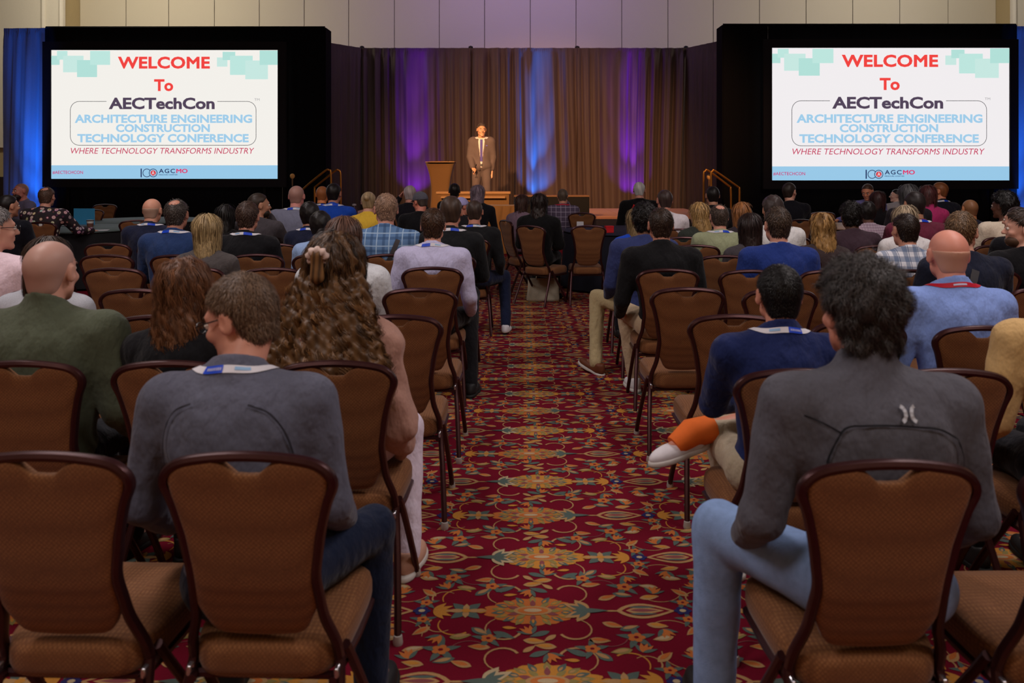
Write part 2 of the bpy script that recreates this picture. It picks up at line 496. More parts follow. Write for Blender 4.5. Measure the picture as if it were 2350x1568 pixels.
# ------------------------------------------------------------------ projection screens with black surrounds
def text_mesh(s, bold=0.0, spacing=1.0):
    cu = bpy.data.curves.new('lettering', 'FONT'); cu.body = s; cu.bevel_depth = max(0, bold) * 1.25; cu.bevel_resolution = 1; cu.space_character = spacing; cu.resolution_u = 3
    o = bpy.data.objects.new('tmp', cu); C.objects.link(o)
    dg = bpy.context.evaluated_depsgraph_get(); dg.update()
    me = bpy.data.meshes.new_from_object(o.evaluated_get(dg))
    bpy.data.objects.remove(o); bpy.data.curves.remove(cu)
    n = len(me.vertices); co = np.zeros(n * 3, dtype=np.float32); me.vertices.foreach_get('co', co)
    return me, co.reshape(-1, 3)

S_STR = 0.92
def screen(name, x0p, x1p, y0p, y1p, d, label, tint):
    X0, X1, Z0, Z1 = WX(x0p, d), WX(x1p, d), WZ(y1p, d), WZ(y0p, d)
    root = empty(name, ((X0 + X1) / 2, d, 0), 0, label, 'screen', 'projection screens')
    cx = (X0 + X1) / 2
    def U(x): return (x - 118) / 520.0 * (X1 - X0) + X0 - cx
    def Vv(y): return Z1 - (y - 115) / 295.5 * (Z1 - Z0)
    bd = 0.17
    bb = MB()
    a, c, z0, z1 = X0 - cx, X1 - cx, Z0, Z1
    bb.box(a - bd, a, -0.03, 0.05, z0 - bd, z1 + bd); bb.box(c, c + bd, -0.03, 0.05, z0 - bd, z1 + bd)
    bb.box(a, c, -0.03, 0.05, z1, z1 + bd); bb.box(a, c, -0.03, 0.05, z0 - bd, z0)
    bb.obj('frame', mat('screen_border', (24, 20, 26), 0.85), root, smooth=False)
    for xx in (a + 0.3, c - 0.3):
        bb = MB(); bb.box(xx - 0.03, xx + 0.03, 0.06, 0.12, 0, z1); bb.box(xx - 0.05, xx + 0.05, 0.0, 0.12, 0, 0.05)
        bb.obj('stand', mat('black_metal', (15, 15, 16), 0.5, 0.5), root, smooth=False)
    wh = emit_mat('slide_white_' + name[-1:], tint, S_STR)
    bb = MB(); bb.box(a, c, 0.0, 0.02, z0, z1); bb.obj('projection_surface', wh, root, smooth=False)
    Yf = [0.0]
    def flat(nm, pts, col, lay, lab=None, st=S_STR):
        V = [(U(x), -0.003 * lay, Vv(y)) for x, y in pts]
        o = link(nm, mesh_np(nm, V, [list(range(len(V)))], False), root, emit_mat('slide_' + nm, col, st))
        if lab: o['label'] = lab
        return o
    def rect(nm, x0, x1, y0, y1, col, lay, lab=None): return flat(nm, [(x0, y1), (x1, y1), (x1, y0), (x0, y0)], col, lay, lab)
    def text(s, x0, x1, y0, y1, col, bold=0.02, shear=0.0, sp=1.0, lay=3, st=S_STR):
        me, co = text_mesh(s, bold, sp)
        if shear: co[:, 0] += co[:, 1] * shear
        mn, mxx = co.min(0), co.max(0)
        u = (co[:, 0] - mn[0]) / (mxx[0] - mn[0]); v = (co[:, 1] - mn[1]) / (mxx[1] - mn[1])
        dz = co[:, 2] / (abs(co[:, 2]).max() + 1e-6)
        new = np.stack([U(x0) + u * (U(x1) - U(x0)), -0.003 * lay - 0.001 * dz, Vv(y1) + v * (Vv(y0) - Vv(y1))], -1).astype(np.float32)
        me.vertices.foreach_set('co', new.ravel()); me.update()
        o = link('lettering', me, root, emit_mat('slide_ink', col, st))
        o['label'] = 'slide lettering reading ' + s
        return o
    tl = [(185, 232, 224), (196, 238, 230), (206, 240, 233)]
    for k, (x0, x1, y0, y1) in enumerate(((118, 137, 128, 149), (131, 155, 117, 137), (145, 192, 128, 166), (177, 223, 138, 177), (207, 253, 117, 149),
                                          (498, 522, 132, 153), (511, 540, 119, 138), (528, 580, 128, 172), (563, 615, 139, 182), (596, 638, 116, 149))):
        rect('slide_square', x0, x1, y0, y1, tl[k % 3], 1 + 0.12 * (k % 5))
    rect('slide_footer', 118, 638, 379.5, 410.5, (158, 208, 240), 1)
    text('WELCOME', 271, 482, 130, 158, (250, 70, 66), 0.028, sp=1.05)
    text('To', 354, 398, 182, 209.5, (250, 70, 66), 0.028)
    text('AECTechCon', 250, 493, 224, 251, (84, 70, 92), 0.028)
    text('ARCHITECTURE ENGINEERING', 172, 579, 263, 282.5, (166, 212, 242), 0.03)
    text('CONSTRUCTION', 266.5, 482, 285, 303.5, (166, 212, 242), 0.03)
    text('TECHNOLOGY CONFERENCE', 178, 571, 307.5, 327, (166, 212, 242), 0.03)
    text('WHERE TECHNOLOGY TRANSFORMS INDUSTRY', 163, 584, 339.5, 353, (205, 60, 98), -0.004, 0.2)
    text('TM', 584, 596, 226, 231.5, (170, 168, 172), -0.002)
    text('#AECTECHCON', 121, 191, 392, 400, (205, 45, 118), 0.008)
    text('1', 323.2, 325.8, 387, 407, (30, 44, 92), 0.0)
    text('AGC', 365, 402, 387.5, 397.5, (30, 44, 92), 0.012, sp=1.2)
    text('MO', 405, 431, 387.5, 397.5, (232, 40, 100), 0.02)
    text('MISSOURI CHAPTER', 365, 408, 399.8, 402.5, (40, 80, 130), 0.01)
    def ring(cx_, cy_, r0, r1, col, lay, a0=0, a1=2 * PI, n=32, nm='logo_ring'):
        V = []; Fc = []
        for k in range(n + 1):
            t = a0 + (a1 - a0) * k / n
            V.append((U(cx_ + r0 * math.cos(t)), -0.003 * lay, Vv(cy_ + r0 * math.sin(t)))); V.append((U(cx_ + r1 * math.cos(t)), -0.003 * lay, Vv(cy_ + r1 * math.sin(t))))
        for k in range(n): Fc.append([2 * k, 2 * k + 1, 2 * k + 3, 2 * k + 2])
        return link(nm, mesh_np(nm, V, Fc, False), root, emit_mat('slide_ink', col, S_STR))
    ring(337.5, 397, 8.3, 9.8, (30, 44, 92), 3, 0.6, 5.7)
    ring(352, 397, 8.3, 9.8, (30, 44, 92), 3)
    ring(352, 397, 0.1, 6.2, (226, 66, 74), 3, nm='logo_disc')
    text('A', 348.6, 355.4, 392.6, 401, (240, 240, 246), 0.0, lay=5)
    # rounded outline open at its top middle
    pts = []
    for (ccx, ccy, a0, a1) in ((182, 253, -PI / 2, -PI), (182, 313.5, PI, PI / 2), (568, 313.5, PI / 2, 0), (568, 253, 0, -PI / 2)):
        for k in range(7):
            t = a0 + (a1 - a0) * k / 6; pts.append((ccx + 20 * math.cos(t), ccy + 20 * math.sin(t)))
    pts = [(245, 233)] + pts + [(499, 233)]
    V = []; Fc = []
    for k, p in enumerate(pts):
        q0 = pts[max(k - 1, 0)]; q1 = pts[min(k + 1, len(pts) - 1)]
        tx, ty = q1[0] - q0[0], q1[1] - q0[1]; l = math.hypot(tx, ty); nx, ny = -ty / l * 0.55, tx / l * 0.55
        V += [(U(p[0] + nx), -0.009, Vv(p[1] + ny)), (U(p[0] - nx), -0.009, Vv(p[1] - ny))]
    for k in range(len(pts) - 1): Fc.append([2 * k, 2 * k + 1, 2 * k + 3, 2 * k + 2])
    link('slide_outline', mesh_np('slide_outline', V, Fc, False), root, emit_mat('slide_ink', (50, 48, 58), S_STR))
    return root
screen('projection_screen', 118, 638, 115, 410.5, 16.95, 'left projection screen showing the WELCOME To AECTechCon slide, by the blue drape', (252, 249, 243))
screen('projection_screen', 1771, 2316, 110, 414, 16.5, 'right projection screen showing the WELCOME To AECTechCon slide, above the table group', (250, 246, 248))

def surround(x0p, x1p, ytp, d, sx0, sx1, sy0, sy1, label, seed):
    root = empty('screen_surround', (0, d, 0), 0, label, 'drape', 'black screen surrounds')
    ZTT = WZ(ytp, d); X0, X1 = WX(x0p, d), WX(x1p, d); a, c = WX(sx0, d), WX(sx1, d); z1, z0 = WZ(sy0, d), WZ(sy1, d)
    for nm, q in (('side_drape', (X0, a, 0, ZTT)), ('side_drape', (c, X1, 0, ZTT)), ('top_drape', (a, c, z1, ZTT)), ('skirt_drape', (a, c, 0, z0))):
        me = drape_mesh(nm, (q[0], 0), (q[1], 0), q[2], q[3], 0.018, 0.2, seed, False, 6, 0.04)
        link(nm, me, root, m_black_drape); seed += 1
    for xx in (X0, X1):
        bb = MB(); bb.box(xx - 0.02, xx + 0.02, 0.02, 0.5, 0, ZTT); bb.obj('end_return', m_black_drape, root, smooth=False)
    bb = MB(); bb.sweep([(X0, 0.03, ZTT), (X1, 0.03, ZTT)], 0.03, 0.03, 8); bb.obj('top_rail', mat('black_metal', (15, 15, 16), 0.5, 0.5), root)
surround(104, 745, 63, 17.1, 106, 648, 105, 424, 'black drape wall framing the left projection screen', 51)
surround(1660, 2333, 57, 16.7, 1762, 2325, 100, 428, 'black drape wall framing the right projection screen', 61)
me = drape_mesh('drape', (WX(8, 17.2), 17.2), (WX(106, 17.15), 17.15), 0, WZ(65, 17.2), 0.06, 0.24, 71)
tag(link('side_drape', me, None, m_blue_drape), 'pleated drape glowing blue left of the left screen', 'drape', 'blue lit side drapes')
me = drape_mesh('drape', (WX(2332, 16.8), 16.8), (WX(2450, 16.8), 16.8), 0, WZ(60, 16.8), 0.06, 0.24, 72)
tag(link('side_drape', me, None, m_blue_drape), 'pleated drape glowing blue at the right edge beside the right screen', 'drape', 'blue lit side drapes')

# ------------------------------------------------------------------ stage
HS = 0.61
m_deck = mat('stage_deck', (186, 140, 112), 0.6, noise=0.15, nscale=12, stretch=(0.3, 3, 1), bump=0.05)
m_skirt = mat('stage_skirt', (22, 20, 34), 0.9, noise=0.15, nscale=50)
stage = empty('stage', (0, 16.45, 0), 0, 'low stage with wood coloured deck and dark skirt in front of the brown drapes', 'stage')
XS0, XS1 = WX(775, 16.6), WX(1640, 16.6)
nx = 4; wseg = (XS1 - XS0) / nx
for i in range(nx):
    bb = MB(); bb.box(XS0 + i * wseg + 0.004, XS0 + (i + 1) * wseg - 0.004, 0, 3.3, HS - 0.09, HS, 0.006); bb.obj('deck_panel', m_deck, stage, smooth=False)
bb = MB(); bb.box(XS0 - 0.01, XS1 + 0.01, -0.02, 0.0, HS - 0.06, HS - 0.005); bb.obj('edge_trim', mat('deck_edge', (140, 96, 76), 0.5), stage, smooth=False)
me = drape_mesh('stage_skirt', (XS0, -0.05), (XS1, -0.05), 0.0, HS - 0.05, 0.02, 0.09, 81, False, 4, 0.02)
link('skirt', me, stage, m_skirt)

# gold draped step box and black box at the stage front
m_goldcloth = mat('gold_brown_cloth', (118, 86, 46), 0.8, noise=0.12, nscale=60, sheen=0.2)
m_goldtrim = mat('gold_brown_trim', (172, 132, 86), 0.6)
D1 = 16.0
t = empty('riser_box', (WX(1086, D1), D1, 0), 0, 'gold brown stepped box with two ledges at the feet of the man on stage', 'box')
hw = (WX(1172, D1) - WX(1000, D1)) / 2
z_a, z_b, z_c = WZ(440, D1), WZ(453, D1), WZ(480, D1)
MB().box(-hw, hw, 0.0, 0.35, z_a - 0.05, z_a, 0.012).obj('ledge', m_goldtrim, t, smooth=False)
MB().box(-hw + 0.10, hw - 0.10, -0.06, 0.35, z_b - 0.02, z_b + 0.02, 0.008).obj('ledge', m_goldtrim, t, smooth=False)
MB().box(-hw + 0.03, hw - 0.03, 0.02, 0.36, 0.0, z_a - 0.05, 0.006).obj('front_panel', m_goldcloth, t, smooth=False)
t = empty('monitor_box', (WX(1266, D1), D1, 0), 0, 'long black box with thin gold top edge below the blue light', 'box')
hw = (WX(1353, D1) - WX(1180, D1)) / 2
MB().box(-hw, hw, 0, 0.38, 0.0, WZ(452, D1), 0.01).obj('case', mat('black_cloth', (12, 12, 14), 0.9), t, smooth=False)
MB().box(-hw, hw, -0.01, 0.39, WZ(452, D1), WZ(448.5, D1), 0.004).obj('top_edge', mat('brown_edge', (120, 86, 56), 0.6), t, smooth=False)

# lectern in stretch cloth
DL = 17.2
def lectern():
    xc = WX(1012, DL); t = empty('lectern', (xc, DL, HS), 0.0, 'lectern in a gold brown stretch cover, waisted, left of the speaker', 'lectern')
    zt = WZ(373, DL) - HS
    rows = 14; V = []
    for i in range(rows + 1):
        u = i / rows
        if u < 0.45: hwx = 0.19 + 0.035 * ((0.45 - u) / 0.45) ** 1.6
        else: hwx = 0.19 + 0.12 * ((u - 0.45) / 0.55) ** 1.9
        dp = hwx * 0.8
        z = zt * u
        n = 24
        for k in range(n):
            a = 2 * PI * k / n
            ca, sa = math.cos(a), math.sin(a)
            e = 0.35
            V.append((hwx * math.copysign(abs(ca) ** e, ca), dp * math.copysign(abs(sa) ** e, sa), z + (0.03 * sa * u if i == rows else 0)))
    n = 24
    Fc = [[i * n + k, i * n + (k + 1) % n, (i + 1) * n + (k + 1) % n, (i + 1) * n + k] for i in range(rows) for k in range(n)]
    link('cover', mesh_np('cover', V, Fc), t, m_goldcloth)
    MB().box(-0.30, 0.30, -0.235, 0.235, zt, zt + 0.015, 0.005).obj('top', m_goldtrim, t, smooth=False)
    mic = MB(); mic.sweep(smooth_path([(0.12, 0.1, zt), (0.14, 0.05, zt + 0.02), (0.16, -0.02, zt + 0.035)]), 0.006, n=6)
    mic.obj('microphone', mat('black_plastic', (14, 14, 15), 0.4), t)
    return t
lectern()

# black draped chair back shape beside the lectern
m_rail = mat('brass_rail', (214, 150, 66), 0.3, 0.9)
def rails(px_list, d, label, sgn):
    """px_list: two polylines of (px, py) in the photo turned into metres at depth d and d+0.9"""
    t = empty('stage_stair', (WX(px_list[0][0][0], d), d, 0), 0, label, 'stairs', 'stairs at the ends of the stage')
    x0 = t.location.x
    for k, line in enumerate(px_list):
        dd = d + (0.0 if k == 0 else 0.45)
        pts = [(WX(a, dd) - x0, dd - d, WZ(b_, dd)) for a, b_ in line]
        MB().sweep(smooth_path(pts, 5), 0.019, n=8, up=(0, 1, 0)).obj('handrail', m_rail, t)
    xs = XS0 - x0 if sgn < 0 else XS1 - x0
    for i in range(3):
        z1 = HS * (3 - i) / 4
        x1 = xs + sgn * (0.05 + 0.28 * i)
        MB().box(min(x1, x1 + sgn * 0.28), max(x1, x1 + sgn * 0.28), 0.0, 0.95, z1 - 0.04, z1, 0.005).obj('step', mat('step', (60, 44, 36), 0.7), t, smooth=False)
    return t
rails([[(695, 440), (698, 432), (745, 393), (755, 391), (759, 396), (760, 440), (760, 490)], [(722, 490), (722, 450), (722, 432), (726, 427), (768, 393), (776, 391), (781, 396), (782, 420), (782, 490)]], 16.1,
      'brass handrails of the steps at the left end of the stage', -1)
rails([[(1632, 470), (1632, 430), (1632, 398), (1636, 393), (1642, 393), (1692, 428), (1697, 434), (1697, 474), (1697, 495)], [(1615, 480), (1615, 430), (1615, 398), (1619, 393), (1626, 392), (1673, 427), (1677, 433), (1678, 476), (1678, 495)]], 15.7,
      'brass handrails of the steps at the right end of the stage', 1)
def mic_stand(px, py, d, label):
    x = WX(px, d); zt = WZ(py, d)
    t = empty('microphone_stand', (x, d, 0), 0, label, 'microphone', 'microphones beside the stage')
    MB().lathe([(0.13, 0), (0.13, 0.015), (0.02, 0.03), (0.009, 0.05), (0.009, zt - 0.18)], 16).obj('stand', mat('black_metal', (15, 15, 16), 0.5, 0.5), t)
    MB().lathe([(0.012, zt - 0.2), (0.016, zt - 0.06), (0.018, zt - 0.05)], 12).obj('handle', mat('mic_grip', (120, 90, 60), 0.5), t)
    MB().lathe([(0.02, zt - 0.05), (0.04, zt - 0.03), (0.048, zt), (0.038, zt + 0.03), (0.015, zt + 0.045)], 14).obj('windscreen', mat('mic_foam', (226, 170, 96), 0.8), t)
mic_stand(671, 404, 16.2, 'microphone with pale ball head by the left stage rail')
mic_stand(1627, 406, 16.3, 'microphone with pale ball head by the right stage rail')
# uplights as objects with their lamps
m_case = mat('fixture_black', (12, 12, 13), 0.5)
for (px, dpt, z, col, pw, ang, lab) in (
        (948, 19.58, HS, (0.17, 0.005, 1.0), 600, 22, 'small floor uplight throwing violet on the drape left of the lectern'),
        (1232, 19.62, HS, (0.0, 0.17, 1.0), 1100, 20, 'small floor uplight throwing blue on the drape at the stage centre'),
        (1452, 19.62, HS, (0.17, 0.005, 1.0), 600, 18, 'small floor uplight throwing violet on the drape at stage right'),
        (56, 16.8, 0.0, (0.01, 0.16, 1.0), 230, 30, 'small floor uplight below the blue drape at the left edge'),
        (2352, 16.45, 0.0, (0.01, 0.16, 1.0), 230, 30, 'small floor uplight below the blue drape at the right edge')):
    x = WX(px, dpt)
    t = empty('uplight', (x, dpt, z), 0, lab, 'light', 'drape uplights')
    MB().lathe([(0.05, 0.0), (0.07, 0.02), (0.07, 0.16), (0.06, 0.17)], 16).obj('housing', m_case, t)
    for kk, (aa, zz, pf) in enumerate(((ang * 0.8, 4.0, 9), (32, 1.5, 2.8), (84, 0.5, 0.3))):
        spot_light('uplight_lamp', (x, dpt, z + 0.2), (x, dpt + 0.28, z + 0.2 + zz), pw * pf, col, aa, 1.0, 0.03)
# ================================================================== BANQUET CHAIRS
def chair_fabric():
    m, nt, bs = node_mat('chair_fabric')
    N = nt.nodes; L = nt.links
    tc = N.new('ShaderNodeTexCoord')
    mp = N.new('ShaderNodeMapping'); mp.inputs['Rotation'].default_value = (0, R(45), 0); mp.inputs['Scale'].default_value = (1, 0.5, 1)
    L.new(tc.outputs['Object'], mp.inputs[0])
    vo = N.new('ShaderNodeTexVoronoi'); vo.inputs['Scale'].default_value = 125; vo.inputs['Randomness'].default_value = 0.12
    L.new(mp.outputs[0], vo.inputs['Vector'])
    rp = N.new('ShaderNodeValToRGB')
    rp.color_ramp.elements[0].position = 0.12; rp.color_ramp.elements[0].color = lin((142, 96, 58))
    rp.color_ramp.elements[1].position = 0.62; rp.color_ramp.elements[1].color = lin((112, 70, 40))
    L.new(vo.outputs['Distance'], rp.inputs[0])
    no = N.new('ShaderNodeTexNoise'); no.inputs['Scale'].default_value = 260; L.new(tc.outputs['Object'], no.inputs['Vector'])
    mx = N.new('ShaderNodeMix'); mx.data_type = 'RGBA'; mx.blend_type = 'OVERLAY'; mx.inputs['Factor'].default_value = 0.35
    L.new(rp.outputs[0], mx.inputs['A']); L.new(no.outputs['Fac'], mx.inputs['B'])
    L.new(mx.outputs['Result'], bs.inputs['Base Color'])
    bs.inputs['Roughness'].default_value = 0.8; bs.inputs['Sheen Weight'].default_value = 0.15; bs.inputs['Specular IOR Level'].default_value = 0.2
    bp = N.new('ShaderNodeBump'); bp.inputs['Strength'].default_value = 0.25; bp.inputs['Distance'].default_value = 0.002
    L.new(vo.outputs['Distance'], bp.inputs['Height']); L.new(bp.outputs[0], bs.inputs['Normal'])
    return m
m_fab = chair_fabric()
m_frame = mat('maroon_frame', (66, 34, 36), 0.32, 0.55, noise=0.2, nscale=80, spec=0.5)
m_glide = mat('glide', (190, 186, 180), 0.4, 0.3)
m_chrome = mat('chrome', (200, 198, 205), 0.2, 0.95)

def yb(z):  # tube line of the back, leaning away at the top
    if z > 0.61: return 0.05 * (0.92 - z) / 0.31
    return 0.05 + 0.07 * (0.61 - z) / 0.18
def hwz(z):  # half width of the frame centre line
    P = [(0.36, 0.178), (0.43, 0.172), (0.50, 0.152), (0.61, 0.142), (0.72, 0.156), (0.82, 0.182), (0.87, 0.192), (0.95, 0.195)]
    for (a, b_), (c, d) in zip(P[:-1], P[1:]):
        if z <= c: return b_ + (d - b_) * max(0, (z - a)) / (c - a)
    return P[-1][1]

def build_chair_parts():
    parts = []
    # bent back tube
    left = [(-hwz(z), yb(z), z) for z in (0.38, 0.43, 0.50, 0.56, 0.62, 0.68, 0.74, 0.80)]
    top = [(-0.192, yb(0.84), 0.842), (-0.180, yb(0.88), 0.872), (-0.145, yb(0.9), 0.893), (-0.075, 0.002, 0.904), (0, 0, 0.908)]
    path = left + top
    path = path + [(-x, y, z) for x, y, z in reversed(path[:-1])]
    bb = MB(); bb.sweep(smooth_path(path, 4), 0.0125, 0.015, 8, up=(0, 1, 0))
    parts.append(('back_frame', bb.mesh('back_frame'), m_frame, None))
    # padded back with a hand hold at the top
    nu, nv = 22, 22
    V = []; 
    def outline(u, v):
        ax = abs(u)
        zt_ = float(np.interp(ax * 0.186, [0, 0.075, 0.145, 0.168, 0.180, 0.187], [0.908, 0.904, 0.893, 0.880, 0.866, 0.846])) - 0.003
        zt_ -= 0.040 * math.exp(-(u / 0.27) ** 4)
        zb_ = 0.452 + 0.018 * ax ** 2 + 0.075 * max(0, (ax - 0.55) / 0.45) ** 1.8
        z = zb_ + (zt_ - zb_) * v
        x = u * (hwz(z) - 0.006)
        return x, z
    us = [-1 + 2 * (0.5 - 0.5 * math.cos(PI * i / nu)) * 1.0 for i in range(nu + 1)]
    vs = [0.5 - 0.5 * math.cos(PI * i / nv) for i in range(nv + 1)]
    for side in (0, 1):
        for v in vs:
            for u in us:
                x, z = outline(u, v)
                e = max(0.0, (1 - abs(u) ** 6)) ** 0.5 * max(0.0, 1 - abs(2 * v - 1) ** 10) ** 0.5
                th = 0.007 + 0.013 * e if side == 0 else 0.007 + 0.034 * e * (1.0 - 0.3 * v)
                V.append((x, yb(z) + (-th if side == 0 else th), z))
    n1 = nu + 1; off = n1 * (nv + 1); Fc = []
    for j in range(nv):
        for i in range(nu):
            a = j * n1 + i
            Fc.append([a, a + 1, a + n1 + 1, a + n1]); Fc.append([off + a, off + a + n1, off + a + n1 + 1, off + a + 1])
    for i in range(nu):
        Fc.append([i, off + i, off + i + 1, i + 1]); a = nv * n1 + i; Fc.append([a, a + 1, off + a + 1, off + a])
    for j in range(nv):
        a = j * n1; Fc.append([a, a + n1, off + a + n1, off + a]); a = j * n1 + nu; Fc.append([a, off + a, off + a + n1, a + n1])
    parts.append(('backrest', mesh_np('backrest', V, Fc), m_fab, None))
    # seat cushion
    n = 40; V = []; rows = [(0.352, 0.90), (0.356, 0.97), (0.375, 1.0), (0.405, 1.0), (0.424, 0.975), (0.434, 0.90), (0.438, 0.7), (0.440, 0.35)]
    for z, k in rows:
        for i in range(n):
            t = 2 * PI * i / n; ca, sa = math.cos(t), math.sin(t)
            e = 0.42
            hx = (0.172 + 0.030 * (sa * 0.5 + 0.5)) * k; hy = 0.218 * (k ** 0.9)
            x = hx * math.copysign(abs(ca) ** e, ca); y = 0.305 + hy * math.copysign(abs(sa) ** e, sa)
            V.append((x, y, z + (0.006 if z > 0.43 else 0) * (1 if sa > 0 else 0) - 0.008 * max(0, sa) ** 3))
    Fc = [[i * n + k, i * n + (k + 1) % n, (i + 1) * n + (k + 1) % n, (i + 1) * n + k] for i in range(len(rows) - 1) for k in range(n)]
    Fc.append(list(range(n))[::-1]); Fc.append([(len(rows) - 1) * n + k for k in range(n)])
    parts.append(('seat', mesh_np('seat', V, Fc), m_fab, None))
    bb = MB()
    for s_ in (-1, 1):
        bb.sweep([(s_ * 0.168, 0.10, 0.345), (s_ * 0.180, 0.30, 0.343), (s_ * 0.180, 0.47, 0.343)], 0.011, 0.011, 6)
    bb.sweep([(-0.18, 0.46, 0.343), (0.18, 0.46, 0.343)], 0.011, 0.011, 6); bb.sweep([(-0.168, 0.13, 0.343), (0.168, 0.13, 0.343)], 0.011, 0.011, 6)
    parts.append(('seat_frame', bb.mesh('seat_frame'), m_frame, None))
    for s_ in (-1, 1):
        p = smooth_path([(s_ * hwz(0.38), yb(0.38), 0.39), (s_ * 0.182, 0.118, 0.33), (s_ * 0.192, 0.075, 0.24), (s_ * 0.205, 0.005, 0.09), (s_ * 0.210, -0.025, 0.02)], 3)
        parts.append(('leg', MB().sweep(p, 0.0125, 0.0135, 8, up=(0, 1, 0)).mesh('leg'), m_frame, MB().lathe([(0.015, 0), (0.017, 0.008), (0.014, 0.03)], 10, (s_ * 0.211, -0.028, 0)).mesh('foot_glide')))
        p = smooth_path([(s_ * 0.184, 0.16, 0.40), (s_ * 0.192, 0.20, 0.34), (s_ * 0.198, 0.31, 0.20), (s_ * 0.204, 0.40, 0.07), (s_ * 0.206, 0.428, 0.02)], 3)
        parts.append(('leg', MB().sweep(p, 0.0125, 0.0135, 8, up=(0, 1, 0)).mesh('leg'), m_frame, MB().lathe([(0.015, 0), (0.017, 0.008), (0.014, 0.03)], 10, (s_ * 0.206, 0.43, 0)).mesh('foot_glide')))
    for s_ in (-1, 1): parts.append(('bracket', MB().box(s_ * 0.176 - 0.006, s_ * 0.176 + 0.006, 0.10, 0.20, 0.350, 0.375, 0.003).mesh('bracket'), m_chrome, None))
    return parts
CH_PARTS = build_chair_parts()
CH_N = [0]
def chair(x, y, rz=0.0, label=None, group='brown banquet chairs', lod=0):
    t = empty('banquet_chair', (x, y, 0), rz, label, 'chair', group)
    for nm, me, m, sub in CH_PARTS:
        if lod and nm in ('bracket',): continue
        o = link(nm, me, t, m)
        if sub is not None and not lod: link('foot_glide', sub, o, m_glide)
    CH_N[0] += 1
    return t
